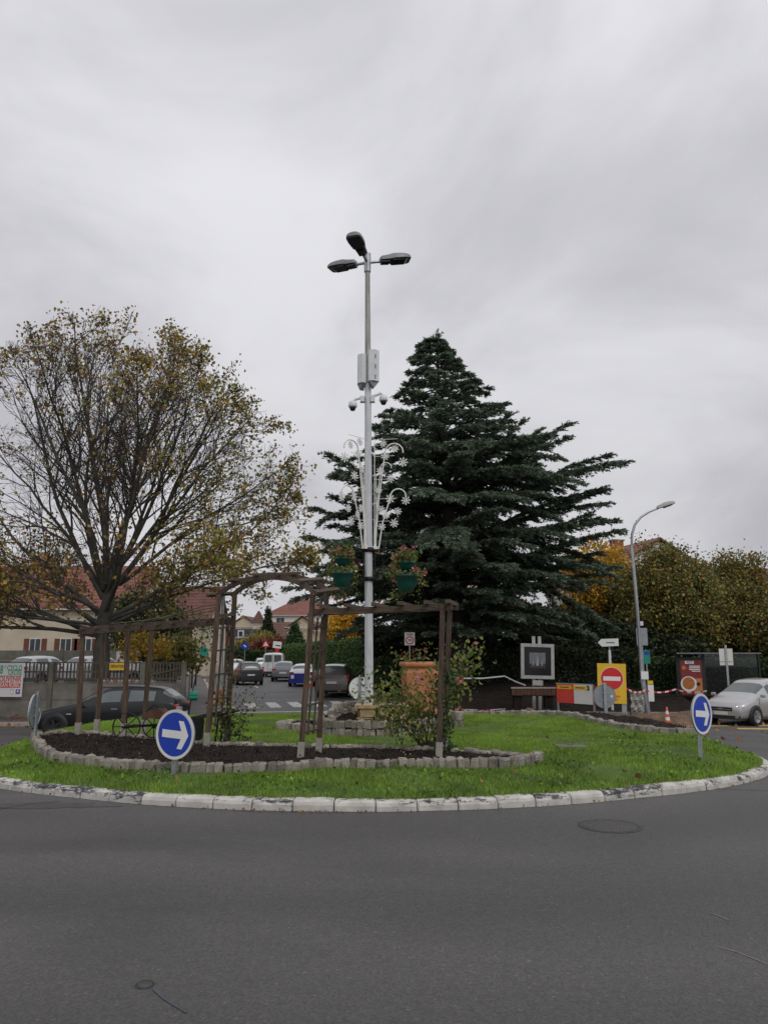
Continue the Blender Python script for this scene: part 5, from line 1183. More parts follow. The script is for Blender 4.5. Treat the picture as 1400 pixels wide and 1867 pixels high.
# banner
by = FY - .16; bl = px(-92, by); brx = px(46, by); bt, bb = pz(1209, by), pz(1271, by)
bn = thing('event_banner', 'white cyclo-cross banner with green and red lettering tied to the fence', 'banner', ((bl + brx) / 2, by, bb), 0)
W_, H_ = brx - bl, bt - bb
B().box((0, 0, H_ / 2), (W_, .012, H_)).build('cloth', 'banner', bn)
zz = lambda v: pz(v, by) - bb; xx = lambda u: px(u, by) - (bl + brx) / 2
text('18', .44, 'text_green', bn, (xx(3), -.012, zz(1222)), bold=.010, sx=.52); text('e', .15, 'text_green', bn, (xx(12), -.012, zz(1215.5)), sx=.6)
text('CYCLO', .25, 'text_green', bn, (xx(43), -.012, zz(1218.3)), bold=.014, align='RIGHT', sx=.68); text('CROSS', .25, 'text_green', bn, (xx(43), -.012, zz(1226.6)), bold=.014, align='RIGHT', sx=.68)
B().box((0, -.009, zz(1232.6)), (W_ * .97, .004, .02)).build('green_line', 'text_green', bn)
text('SOUVENIR', .30, 'text_red', bn, (xx(43), -.012, zz(1238.5)), bold=.016, align='RIGHT', sx=.64)
B().box((-.02, -.0088, zz(1249.5)), (W_ * .96, .004, .19)).build('red_band', 'text_red', bn); text('JEAN ROBIC', .2, 'sign_white', bn, (xx(42), -.014, zz(1249.5)), bold=.012, align='RIGHT', sx=.72)
B().prism([(-.07, .1), (.07, .1), (.07, -.03), (0, -.11), (-.07, -.03)], .004).build('shield_emblem', 'frame_grey', bn, (xx(28), -.0092, zz(1262))); B().prism([(-.055, .08), (.055, .08), (.055, -.03), (0, -.085), (-.055, -.03)], .004).build('shield_emblem', 'sign_white', bn, (xx(28), -.0125, zz(1262)))
eb = B().box((0, 0, 0), (.16, .004, .17)).build('blue_emblem', 'sign_blue', bn, (xx(38.5), -.0092, zz(1261.5))); B().box((0, -.003, .02), (.06, .003, .07), (0, .78, 0)).build('emblem_mark', 'sign_white', eb); B().box((0, -.003, -.05), (.13, .003, .035)).build('emblem_mark', 'text_red', eb)
dv_ = thing('detour_sign', 'yellow DEVIATION detour sign fixed to the picket fence', 'road sign', (px(215, by), by, pz(1222, by)))
dvw = (px(229, by) - px(201, by)); dh = pz(1209, by) - pz(1222, by); B().box((0, 0, dh / 2), (dvw, .015, dh)).build('plate', 'sign_yellow', dv_); text('DÉVIATION', .155, 'sign_black', dv_, (.02, -.012, dh / 2), bold=.02, sx=.66)
# lane board behind the fence: red and white stripes
rw = thing('stripe_barrier', 'orange and white striped barrier board behind the picket fence', 'barrier', (px(232, 30.6), 30.6, .25))
for i in range(12): B().box((-.9 + i * .165, 0, .36), (.13, .03, .26), (0, .25, 0)).build('stripe', 'plastic_orange' if i % 2 else 'sign_white', rw)
B().box((0, .03, .36), (2.2, .02, .28)).build('board', 'sign_white', rw); [B().box((s * .9, .03, .15), (.05, .05, .35)).build('leg', 'galvanised', rw) for s in (-1, 1)]
# concrete wall at the back of the car park
cw = thing('concrete_wall', 'mossy grey concrete panel wall at the back of the car park', 'wall', (px(80, 45), 45, .25)); ht = pz(1186, 45) - .25
for i in range(6):
    x = -6.3 + i * 2.1
    for k in range(3): B().box((x, 0, ht * (k + .5) / 3), (2.02, .06, ht / 3 - .012), jit=.005).build('concrete_slab', 'concrete_old', cw)
    B().box((x + 1.05, 0, ht / 2 + .03), (.14, .14, ht + .08)).build('concrete_post', 'concrete_old', cw)
gw = thing('rendered_wall', 'pale grey rendered yard wall behind the yellow tree', 'wall', (px(262, 40), 41, .2)); B().box((0, 0, .85), (3.4, .18, 1.7)).build('wall_face', 'render_white', gw); B().box((0, 0, 1.73), (3.5, .26, .06)).build('coping', 'concrete', gw)

# ================================================================== HOUSES
def gable_house(name, label, c, yaw, w, d, eave, ridge, wall, roof, wins=(), shutters=None, hip=False, chim=(), over=.35, axis='x', skylights=(), z0=-.3, group=None, doors=()):
    t = thing(name, label, 'house', (c[0], c[1], 0), yaw, group)
    b = B(); hw, hd = w / 2, d / 2
    b.box((0, 0, (eave + z0) / 2), (w, d, eave - z0))
    if not hip and axis == 'x':
        for s in (-1, 1): b.add([(s * hw, -hd, eave), (s * hw, hd, eave), (s * hw, 0, ridge - .12)], [(0, 1, 2)])
    if not hip and axis == 'y':
        for s in (-1, 1): b.add([(-hw, s * hd, eave), (hw, s * hd, eave), (0, s * hd, ridge - .12)], [(0, 1, 2)])
    b.build('wall', wall, t)
    o = over; r = B(); k = (ridge - eave)
    if hip:
        rl_ = max(w - d, 0) / 2 if hip is True else hip; V = [(-hw - o, -hd - o, eave), (hw + o, -hd - o, eave), (hw + o, hd + o, eave), (-hw - o, hd + o, eave), (-rl_, 0, ridge), (rl_, 0, ridge)]
        r.add(V, [(0, 1, 5, 4), (1, 2, 5), (2, 3, 4, 5), (3, 0, 4), (0, 3, 2, 1)])
    else:
        def slab(s):
            if axis == 'x':
                e = eave - k * o / hd; P = [(-hw - o, s * (hd + o), e), (hw + o, s * (hd + o), e), (hw + o, 0, ridge), (-hw - o, 0, ridge)]
            else:
                e = eave - k * o / hw; P = [(s * (hw + o), -hd - o, e), (s * (hw + o), hd + o, e), (0, hd + o, ridge), (0, -hd - o, ridge)]
            r.add(P + [(x, y, z + .14) for x, y, z in P], [(0, 1, 2, 3), (7, 6, 5, 4), (0, 4, 5, 1), (1, 5, 6, 2), (2, 6, 7, 3), (3, 7, 4, 0)])
        slab(-1); slab(1)
    ro = r.build('roof', roof, t)
    for (x, y, z, cw_) in chim:
        ch_ = B().box((x, y, z), (cw_, .6, 1.5)).build('chimney', 'brick_wall', ro); B().box((x, y, z + .78), (cw_ + .15, .75, .1)).build('chimney_cap', 'concrete', ro)
    for (x, z, ww, wh) in wins:
        f = B().box((x, -hd - .015, z), (ww + .14, .05, wh + .14)).build('window', 'window_frame', t); B().box((x, -hd - .034, z), (ww, .03, wh)).build('pane', 'window_glass', f); B().box((x, -hd - .05, z), (.05, .03, wh)).build('glazing_bar', 'window_frame', f); B().box((x, -hd - .06, z - wh / 2 - .08), (ww + .3, .16, .06)).build('sill', 'window_frame', f)
        if shutters:
            for s in (-1, 1): B().box((x + s * (ww * .78 + .08), -hd - .03, z), (ww * .5, .05, wh + .06)).build('shutter', shutters, t)
    for (x, y, z, a, sw) in skylights:
        B().box((x, y, z), (sw, .08, sw * 1.1), (a, 0, 0)).build('skylight', 'skylight', ro)
    B().box((0, -hd - o - .03, eave - .02 - (0 if hip else k * o / (hd if axis == 'x' else 1e9))), (w + 2 * o, .1, .1)).build('gutter', 'window_frame', t)
    return t
# cream house on the left
hy = 62.; Wd = px(250, hy) - px(-120, hy); e_ = pz(1104, hy); rg = pz(1035, hy + 4)
sc_ = hy / 1402
gable_house('cream_house', 'long cream rendered house with red tiled roof and brown shutters on the left', (px(60, hy), hy + 4), 0, Wd, 8, e_, rg, 'render_cream', 'tile_red', wins=[((u - 66) * sc_, pz(1177, hy) , .8, 1.0) for u in (69, 124, 160, -20, 210)], shutters='shutter', chim=((4, 0, rg + .1, .8),))
gable_house('brick_house', 'house with dark red roof half hidden by the plane tree', (px(300, 70), 74), 0, 7.5, 8, pz(1128, 70), pz(1072, 74), 'render_cream', 'tile_dark', wins=[(-1.6, pz(1150, 70), .9, 1.2), (1.4, pz(1150, 70), .9, 1.2)], shutters='shutter')
gable_house('brick_house', 'orange brick house beyond the left pavement, above the teal disc', (px(364, 105), 110), R(-6), 4.2, 6, pz(1158, 105), pz(1140, 110), 'brick_wall', 'tile_dark', wins=[(-1, pz(1172, 105), .8, 1.1), (1.0, pz(1172, 105), .8, 1.1)])
# houses at the end of the street
d1 = 118.
sh = gable_house('slate_house', 'cream house with blue slate mansard roof at the end of the street', (px(437, d1), d1 + 4), R(-8), 6.2, 7, pz(1162, d1), pz(1150, d1), 'render_beige', 'slate', wins=[(.1, pz(1172, d1), .8, 1.2), (1.7, pz(1172, d1), .8, 1.2), (-1.6, pz(1172, d1), .8, 1.2)], hip=2.9, over=.1)
B().box((0, 0, (pz(1162, d1) + pz(1147, d1)) / 2), (6.1, 6.8, pz(1147, d1) - pz(1162, d1))).build('mansard', 'slate', sh); do = B().box((.5, -3.45, pz(1156, d1)), (.95, .3, 1.1)).build('dormer', 'render_white', sh); B().box((.5, -3.62, pz(1156, d1)), (.55, .05, .75)).build('pane', 'window_glass', do); do = B().box((2.0, -3.45, pz(1156, d1)), (.7, .3, .8)).build('dormer', 'slate', sh); B().box((2.0, -3.62, pz(1156, d1)), (.5, .05, .6)).build('pane', 'window_glass', do)
d2 = 128.
gh = gable_house('gable_house', 'beige gabled house behind the slate roof', (px(447, d2), d2 + 4), R(-6), 5.2, 8, pz(1142, d2), pz(1124, d2), 'render_beige', 'tile_brown', axis='y', over=.25)
tw = thing('turret_house', 'cream corner turret with steep brown pyramid roof', 'tower', (px(466, 124), 126, 0)); wz, tz, w2 = pz(1136, 124), pz(1113, 124), 10.5 / 1402 * 124
B().box((0, 0, wz / 2), (w2 * 1.75, w2 * 1.75, wz)).build('wall', 'render_cream', tw); B().box((0, 0, wz - .1), (w2 * 1.95, w2 * 1.95, .25)).build('cornice', 'render_white', tw); B().add([(-w2 * 1.15, -w2 * 1.15, wz + .03), (w2 * 1.15, -w2 * 1.15, wz + .03), (w2 * 1.15, w2 * 1.15, wz + .03), (-w2 * 1.15, w2 * 1.15, wz + .03), (-.15, 0, tz), (.15, 0, tz)], [(0, 1, 5, 4), (1, 2, 5), (2, 3, 4, 5), (3, 0, 4), (3, 2, 1, 0)]).build('roof', 'tile_brown', tw)
B().box((.3, -w2 * .89, wz - 1.6), (.7, .06, 1.2)).build('window', 'window_glass', tw)
d3 = 138.; k3 = d3 / 1402
gable_house('red_roof_house', 'white house with broad red hipped roof at the end of the street', (px(548, d3), d3 + 5), R(-4), 12.6, 10, pz(1122, d3), pz(1093, d3 + 5), 'render_white', 'tile_red', hip=1.6, wins=[(-3.4, pz(1131, d3), 1.4, .9), (-2.0 + 3, pz(1131, d3), 1.4, .9)], chim=((-1.2, 0, pz(1097, d3 + 5), 1.0),), skylights=((-3.0, -3.2, pz(1116, d3) + .55, -.9, .7),))
gable_house('brown_roof_house', 'row house with long dark brown tiled roof below the red-roofed house', (px(530, 122), 126), R(-4), 9.5, 7, pz(1161, 122), pz(1136, 126), 'render_beige', 'tile_brown', wins=[(-2.6, pz(1168, 122), .9, 1.0), (.5, pz(1168, 122), .9, 1.0)])
gable_house('gable_house', 'beige gabled house with brown roof edge behind the hedge', (px(553, 112), 115), R(-4), 4.4, 6, pz(1144, 112), pz(1124, 112), 'render_beige', 'tile_brown', axis='y', over=.3)
gable_house('gable_house', 'beige house gable behind the yellow tree and pergola posts', (px(632, 96), 100), R(-6), 7.6, 8, pz(1150, 96), pz(1112, 96), 'render_beige', 'tile_brown', axis='y', wins=[(-1.2, pz(1146, 96), 1.0, .8)])
gable_house('long_house', 'low cream house closing the street on the far left', (px(405, 150), 156), R(-10), 16, 8, pz(1166, 150), pz(1140, 156), 'render_cream', 'tile_dark', wins=[(x, pz(1176, 150), 1, 1.4) for x in (-5, -2, 1, 4)])
d4 = 58.
gable_house('red_roof_house', 'house with orange red roof rising behind the trees at right', (px(1185, d4), d4 + 5), R(14), 9, 10, pz(1045, d4), pz(996, d4 + 4), 'render_white', 'tile_red', axis='y', chim=((-1.9, -2.2, pz(985, d4 + 3) - .9, .9),), over=.3)
gable_house('gable_house', 'roof just visible far right behind the reddish tree', (px(1420, 64), 70), R(6), 9, 8, pz(1062, 64), pz(1034, 68), 'render_cream', 'tile_dark')
ant = thing('tv_aerial', 'thin television aerial above the red roof behind the cedar', 'aerial', (px(1127, 60), 60, pz(1000, 60))); B().tube([(0, 0, -3), (0, 0, pz(945, 60) - pz(1000, 60))], .025, 5).build('mast', 'galvanised', ant); [B().box((0, 0, pz(945, 60) - pz(1000, 60) - .1 - .15 * k), (.7 - .1 * k, .02, .02)).build('element', 'galvanised', ant) for k in range(3)]

# ================================================================== CARS
def make_car(name, label, loc, yaw, paintm, st, wheels, wr, glass, scale=1., halfw=None, group=None, lights_on=False, front=None, rear=None, cat='car', rim='rim', screens=(), plate_z=None, side=None):
    """st: stations (x, z_bottom, z_belt, z_top, half width, half roof width), front is +x; glass: dict part -> (first, last station gap, kind)"""
    t = thing(name, label, cat, loc, yaw, group); t.scale = (scale,) * 3
    ring = lambda x, zb, zbelt, zt, wb, wt: [(x, 0, zb), (x, wb * .86, zb), (x, wb * .965, zb + .09), (x, wb, zb * .45 + zbelt * .55), (x, wb * .985, zbelt - .07), (x, wb * .945, zbelt), (x, wt + (wb * .945 - wt) * .12, zt - (zt - zbelt) * .14), (x, wt * .80, zt), (x, 0, zt + .02)]
    V, F, MI = [], [], []; parts = ['body'] + list(glass.keys()); m = 9
    for s in st: V += ring(*s)
    n = len(st)
    V2 = [(x, -y, z) for x, y, z in V]
    def which(i, j):
        for k, (a, b, kind) in glass.items():
            if a <= i < b and ((kind == 'side' and j == 5) or (kind == 'top' and j in (6, 7))): return parts.index(k)
        return 0
    for i in range(n - 1):
        for j in range(m - 1):
            a, b, c, d = i * m + j, i * m + j + 1, (i + 1) * m + j + 1, (i + 1) * m + j
            F.append((a, b, c, d)); MI.append(which(i, j)); o = n * m; F.append((a + o, d + o, c + o, b + o)); MI.append(which(i, j))
    for i in (0, n - 1):
        for j in range(m - 1):
            o = n * m; a, b = i * m + j, i * m + j + 1; F.append((a, b, b + o, a + o)); MI.append(0)
    me = bpy.data.meshes.new('c'); me.from_pydata(V + V2, [], F); me.polygons.foreach_set('material_index', MI)
    bm = bmesh.new(); bm.from_mesh(me); bmesh.ops.remove_doubles(bm, verts=bm.verts[:], dist=1e-4); bmesh.ops.recalc_face_normals(bm, faces=bm.faces[:]); bm.to_mesh(me); bm.free()
    for _ in parts: me.materials.append(None)
    ob = bpy.data.objects.new('c', me); COL.objects.link(ob); md = ob.modifiers.new('s', 'SUBSURF'); md.levels = 2; md.render_levels = 2
    dg = bpy.context.evaluated_depsgraph_get(); ev = bpy.data.meshes.new_from_object(ob.evaluated_get(dg)); bpy.data.objects.remove(ob)
    co = np.array([v.co[:] for v in ev.vertices]); mi = np.array([p.material_index for p in ev.polygons]); pv = np.array([p.vertices[:] for p in ev.polygons])
    body = None
    for k, nm in enumerate(parts):
        sel = pv[mi == k]
        if not len(sel): continue
        groups = [sel]
        if k and glass[nm][2] == 'side':
            cy = co[sel].mean(1)[:, 1]; groups = [sel[cy > 0], sel[cy < 0]]
        for s in groups:
            if not len(s): continue
            u, inv = np.unique(s, return_inverse=True); mm = np_mesh(nm, co[u], [inv.reshape(-1, 4)], None, True)
            ob = link(nm.rstrip('0123456789_') if k else 'body', mm, 'car_glass' if k else paintm, t)
            if k == 0: body = ob
    bpy.data.meshes.remove(ev)
    xs = [s[0] for s in st]
    W = lambda x: float(np.interp(x, xs[::-1], [s[4] for s in st][::-1])) if xs[0] > xs[-1] else float(np.interp(x, xs, [s[4] for s in st]))
    for x in wheels:
        for s in (-1, 1):
            y = s * (W(x) - .075)
            B().lathe([(wr + .055, -.02), (wr + .055, .087), (0, .087)], 26, rot=(-s * math.pi / 2, 0, 0)).build('wheel_arch', 'car_trim', t, (x, y, wr + .01))
            w = B().lathe([(wr * .66, .085), (wr * .70, .112), (wr * .93, .115), (wr, .095), (wr, -.06), (wr * .9, -.09), (0, -.09)], 28, rot=(-s * math.pi / 2, 0, 0)).build('wheel', 'tyre', t, (x, y, wr))
            rm = B().lathe([(wr * .70, .100), (wr * .60, .108), (wr * .58, .09), (0, .088)], 24, rot=(-s * math.pi / 2, 0, 0))
            for k in range(5):
                a = 2 * math.pi * k / 5; rm.box((wr * .33 * math.cos(a), s * .102, wr * .33 * math.sin(a)), (wr * .56, .012, wr * .16), (0, -a, 0))
            rm.box((0, s * .104, 0), (wr * .24, .02, wr * .24)); rm.build('rim', rim, w)
    return t, body, W
def details(t, L, W, hl=None, tl=None, plates=(), bump=None, mirrors=None, handles=(), lights_on=False, sill=True, grille=None, wiper=None):
    xf, xr = L / 2, -L / 2
    if hl:
        x, y, z, w, h, a = hl
        for s in (-1, 1):
            o = B().lathe([(0, .05), (.55, .045), (.85, .02), (1, -.02), (.9, -.06), (0, -.06)], 16).build('headlight', 'lamp_clear', t, (x, s * y, z)); o.scale = (w / 2, h / 2, .9); o.rotation_euler = Euler((0, math.pi / 2 - .35, s * a)); o.rotation_mode = 'XYZ'; o.scale = (h / 2, w / 2, .9)
            if lights_on: b = B().lathe([(0, .055), (.025, .05), (.045, .03), (.05, 0)], 14, rot=(0, 0, 0)).build('headlamp_bulb', 'headlamp_on', t, (x + .02, s * (y - .05), z), (0, math.pi / 2, s * a))
    if tl:
        x, y, z, d, w, h = tl
        for s in (-1, 1): o = B().box((0, 0, 0), (d, w, h)).build('tail_light', 'tail_red', t, (x, s * y, z)); md = o.modifiers.new('b', 'BEVEL'); md.width = min(d, w, h) * .3; md.segments = 2
    for (x, z) in plates: B().box((x, 0, z), (.012, .52, .11)).build('number_plate', 'plate', t)
    if bump:
        for (x, z, w, h) in bump: o = B().box((x, 0, z), (.10, w, h)).build('bumper_trim', 'car_trim', t); md = o.modifiers.new('b', 'BEVEL'); md.width = .02
    if mirrors:
        x, z = mirrors[:2]
        for s in (-1, 1): o = B().box((x, s * (W(x) + .07), z), (.10, .18, .12)).build('mirror', 'car_trim' if len(mirrors) < 3 else mirrors[2], t); md = o.modifiers.new('b', 'BEVEL'); md.width = .03; md.segments = 2
    for (x, z) in handles:
        for s in (-1, 1): B().box((x, s * (W(x) - .002), z), (.17, .03, .025)).build('door_handle', 'rim', t)
    if grille:
        for (x, z, w, h) in grille: B().box((x, 0, z), (.06, w, h)).build('grille', 'car_trim', t)
#  x, zb, belt, top, wb, wt
HATCH = [(2.08, .30, .52, .56, .50, .42), (2.05, .22, .58, .64, .66, .55), (1.9, .19, .66, .715, .78, .62), (1.55, .19, .75, .80, .845, .66), (1.15, .19, .82, .88, .86, .68), (.78, .19, .88, .95, .865, .69), (.70, .19, .885, .985, .865, .68),
         (.02, .19, .92, 1.36, .865, .575), (-.08, .19, .925, 1.395, .865, .57), (-.5, .19, .935, 1.425, .868, .565), (-.60, .19, .938, 1.427, .868, .565), (-1.15, .19, .96, 1.405, .862, .555), (-1.42, .19, .975, 1.37, .85, .545), (-1.55, .20, .985, 1.34, .842, .535),
         (-1.92, .24, .99, 1.08, .80, .56), (-1.97, .26, .93, 1.0, .785, .57), (-2.06, .30, .78, .86, .74, .56), (-2.09, .36, .60, .68, .64, .50)]
HG = {'windshield': (6, 7, 'top'), 'side_window_1': (7, 9, 'side'), 'side_window_2': (10, 12, 'side'), 'rear_window': (13, 14, 'top')}
MPV = [(2.15, .30, .52, .56, .52, .45), (2.12, .22, .62, .70, .70, .58), (1.95, .2, .74, .82, .82, .65), (1.5, .2, .87, .95, .89, .70), (1.25, .2, .92, 1.01, .90, .71), (1.15, .2, .94, 1.06, .90, .70), (.25, .2, .98, 1.52, .905, .62), (.12, .2, .985, 1.56, .905, .62),
       (-.35, .2, .99, 1.61, .905, .62), (-.45, .2, .99, 1.615, .905, .62), (-1.15, .2, 1.0, 1.59, .90, .61), (-1.25, .2, 1.0, 1.585, .90, .61), (-1.72, .2, 1.01, 1.53, .885, .60), (-1.84, .21, 1.01, 1.50, .875, .60), (-2.06, .24, 1.0, 1.13, .84, .66), (-2.10, .26, .95, 1.06, .83, .66), (-2.15, .30, .72, .86, .80, .62), (-2.17, .34, .52, .62, .74, .55)]
MG = {'windshield': (5, 6, 'top'), 'side_window_1': (6, 8, 'side'), 'side_window_2': (9, 10, 'side'), 'side_window_3': (11, 12, 'side'), 'rear_window': (13, 14, 'top')}
VAN = [(2.35, .32, .60, .66, .60, .5), (2.32, .25, .75, .84, .80, .66), (2.1, .22, .95, 1.05, .90, .75), (1.7, .22, 1.05, 1.18, .94, .80), (1.62, .22, 1.06, 1.24, .94, .80), (1.05, .22, 1.12, 1.95, .95, .80), (.9, .22, 1.13, 2.0, .95, .82), (.0, .22, 1.15, 2.06, .95, .84), (-.1, .22, 1.15, 2.06, .95, .84), (-1.2, .22, 1.15, 2.06, .95, .84), (-2.25, .22, 1.15, 2.04, .945, .84), (-2.33, .24, 1.15, 2.0, .93, .83), (-2.36, .3, 1.12, 1.9, .88, .78)]
VG = {'windshield': (4, 5, 'top'), 'side_window_1': (5, 7, 'side')}
# dark hatchback behind the island
cy = 23.8; cxm = px(213, cy); z0c = gz(cy) + .0
t, body, W = make_car('parked_car', 'black three-door hatchback behind the left end of the island', (cxm, cy, z0c), math.pi, 'paint_black', HATCH, (1.32, -1.22), .315, HG, 1.03, rim='rim_dark')
details(t, 4.16, W, hl=(1.86, .56, .635, .34, .16, .35), tl=(-1.99, .62, .85, .13, .26, .14), plates=((2.105, .40), (-2.10, .62)), mirrors=(.62, .93), handles=((-.32, .80),), bump=((2.03, .27, 1.2, .10), (-2.03, .36, 1.2, .12)))
B().bar((.72, .70, 1.0), (.05, .585, 1.385), .02, .015).build('window_trim', 'car_trim', t); B().box((.95, W(.95) - .0, .66), (.14, .012, .025)).build('side_repeater', 'lamp_clear', t); B().box((.95, -W(.95) + .0, .66), (.14, .012, .025)).build('side_repeater', 'lamp_clear', t)
for x in (.66, -.62): [B().box((x, s * (W(x) - .002), .62), (.008, .01, .52)).build('door_gap', 'sign_black', t) for s in (-1, 1)]
[B().box((0.0, s * (W(0) - .004), .70), (2.0, .012, .012)).build('body_crease', 'paint_black', t) for s in (-1, 1)]
# two white hatchbacks in the car park
for u, yw, lab in ((150, 128, 'white hatchback parked in the car park behind the banner'), (265, 124, 'white hatchback parked in the car park behind the plane tree trunk')):
    uu = u if u < 200 else 250
    t, body, W = make_car('parked_car', lab, (px(uu - 62 if u < 200 else uu - 62, 38.5), 38.5, .25), R(yw - 58), 'paint_white', HATCH, (1.32, -1.22), .30, HG, .98, group='white cars in the car park')
    details(t, 4.16, W, hl=(1.86, .56, .635, .34, .16, .35), tl=(-2.0, .62, .82, .12, .2, .22), plates=((-2.10, .62),), mirrors=(.62, .93), bump=((-2.03, .36, 1.2, .12),))
# the street
def street_yaw(rear=True): return math.atan2(1, -.25) if rear else math.atan2(-1, .25)
def scar(name, label, u, Y, yaw, pm, st, g, wh, wr, s, dt, grp='cars along the street'):
    t, b, W = make_car(name, label, (px(u, Y), Y, gz(Y) + .006), yaw, pm, st, wh, wr, g, s, group=grp); dt(t, W); return t
mpv_d = lambda t, W: details(t, 4.3, W, hl=(1.98, .6, .74, .34, .2, .3), tl=(-2.05, .80, .93, .14, .14, .34), plates=((-2.175, .70),), bump=((-2.10, .34, 1.3, .16),), mirrors=(1.0, 1.02))
hat_d = lambda t, W: details(t, 4.16, W, hl=(1.86, .56, .635, .34, .16, .35), tl=(-2.0, .62, .85, .13, .28, .14), plates=((-2.10, .62),), bump=((-2.03, .34, 1.2, .12),), mirrors=(.62, .93))
scar('parked_car', 'grey brown people carrier parked nearest on the right of the street', 616, 41.5, math.pi / 2 - .08, 'paint_taupe', MPV, MG, (1.38, -1.28), .32, 1.0, mpv_d)
t5 = scar('parked_car', 'white small car with a blue rear parked behind the pergola posts', 556, 52, math.pi / 2 + .0, 'paint_white', HATCH, HG, (1.32, -1.22), .30, 1.0, hat_d)
B().box((-2.10, 0, .52), (.06, 1.5, .62)).build('blue_tailgate', 'paint_blue', t5); [B().box((-2.14, s * .55, .62), (.02, .2, .22)).build('sticker', 'sign_white', t5) for s in (-1, 1)]
scar('parked_car', 'grey saloon parked in front of the white van', 521, 60, math.pi / 2 + .04, 'paint_grey', HATCH, HG, (1.32, -1.22), .32, 1.03, hat_d)
t6, b6, W6 = make_car('parked_van', 'white panel van with two rear windows parked on the street', (px(502, 70), 70, gz(70) + .006), math.pi / 2 + .06, 'paint_white', VAN, (1.55, -1.5), .32, VG, 1.0, group='cars along the street', cat='van', rim='rim_dark')
details(t6, 4.7, W6, tl=(-2.36, .82, .75, .06, .12, .26), plates=((-2.40, .70),), bump=((-2.36, .38, 1.75, .2),), mirrors=(1.45, 1.3))
for s in (-1, 1): B().box((-2.372, s * .40, 1.58), (.05, .60, .56)).build('rear_window', 'car_glass', t6); B().box((-2.375, s * .44, 1.0), (.02, .012, 1.3)).build('door_gap', 'car_trim', t6)
B().box((-2.378, 0, 1.15), (.02, .012, 1.6)).build('door_gap', 'car_trim', t6)
scar('moving_car', 'dark grey hatchback in the left lane of the street', 452, 54, math.pi / 2 + .3, 'paint_dark', MPV, MG, (1.38, -1.28), .32, .95, mpv_d)
scar('parked_car', 'white car with red tail lights half hidden by the white van', 478, 78, street_yaw(), 'paint_white', MPV, MG, (1.38, -1.28), .32, .95, mpv_d)
scar('parked_car', 'white car facing the island on the far left side of the street', 432, 76, street_yaw(False), 'paint_white', HATCH, HG, (1.32, -1.22), .31, 1.0, hat_d)
# silver car at the right
sy = 27.6; t7, b7, W7 = make_car('moving_car', 'silver estate car with lit headlights driving in from the right', (px(1392, sy) - .1, sy + .9, gz(sy)), R(215), 'paint_silver', MPV, (1.38, -1.28), .325, MG, .955)
details(t7, 4.3, W7, hl=(2.02, .63, .66, .36, .2, .4), plates=((2.165, .43),), mirrors=[1.0, 1.03, 'paint_silver'], lights_on=True, grille=((2.125, .575, .86, .13), (2.12, .30, 1.05, .11)), handles=((.1, .92), (-.9, .93)))
B().box((2.16, 0, .585), (.02, .16, .05)).build('front_badge', 'rim', t7); B().box((2.158, 0, .57), (.012, .8, .015)).build('grille_bar', 'rim', t7)
[B().lathe([(0, .02), (.06, .02), (.075, 0)], 16, rot=(0, math.pi / 2, 0)).build('fog_lamp', 'car_trim', t7, (2.08, s * .62, .34)) for s in (-1, 1)]
for x in (1.12, .18, -.42, -.9): [B().box((x, s * (W7(x) - .002), .66), (.008, .01, .6)).build('door_gap', 'car_trim', t7) for s in (-1, 1)]

# ================================================================== RIGHT SIDE STREET FURNITURE
def gr(y): return gz(y)
# curved street lamp
ly = 30.5; lb = Vector((px(1176, ly), ly, vz(9.8, ly) - .02)); cl_ = thing('street_lamp', 'tall grey lamp post with a curved neck beside the no-entry sign', 'street lamp', lb)
rr_ = lambda u, v: at(u, v, ly) - lb
B().tube([(0, 0, -.2), rr_(1172, 1240), rr_(1161, 1110), rr_(1152, 1000), rr_(1152, 975), rr_(1157, 957), rr_(1168, 943), rr_(1184, 933), rr_(1204, 925)], [.10, .095, .075, .06, .055, .05, .045, .04, .035], 12).build('pole', 'galvanised', cl_)
hd_ = link('lamp_head', hm.copy(), None, cl_, rr_(1198, 928), (0, R(-17), R(-5))); hd_.data.materials[0] = MATS['frame_grey']; hd_.scale = (1.0, 1, 1); link('lamp_lens', gm, None, hd_)
B().box(rr_(1163, 1137) + Vector((.12, -.02, 0)), (.12, .12, .16)).build('junction_box', 'white_plastic', cl_)
nb = thing('notice_board', 'small white notice sheets strapped to the curved lamp post', 'notice', rr_(1178, 1258) + lb + Vector((0, -.14, 0))); B().box((-.07, 0, .55), (.28, .02, .30)).build('sheet', 'sign_white', nb); B().box((.13, 0, -.12), (.22, .02, .62)).build('sheet', 'sign_white', nb); B().box((.13, 0, .28), (.2, .02, .14)).build('sheet', 'sign_yellow', nb)
db = thing('sign_back_plate', 'grey back of a square sign behind the curved lamp post', 'road sign', (px(1172, 32.5), 32.5, gz(32.5))); zc = pz(1161, 32.5) - gz(32.5); B().box((0, 0, zc), (.46, .02, .72)).build('plate', 'sign_back', db); B().tube([(0, .04, -.1), (0, .04, zc + .3)], .03, 8).build('post', 'galvanised', db)
tl_ = thing('information_sign', 'teal and blue information plates behind the curved lamp post', 'sign', (px(1178, 33), 33, gz(33))); zc = pz(1198, 33) - gz(33); B().box((.02, 0, zc), (.26, .02, .55)).build('plate', 'pot_teal', tl_); B().box((.02, -.014, zc + .16), (.2, .01, .14)).build('plate', 'sign_blue', tl_); B().tube([(0, .04, -.1), (0, .04, zc + .3)], .03, 8).build('post', 'galvanised', tl_)
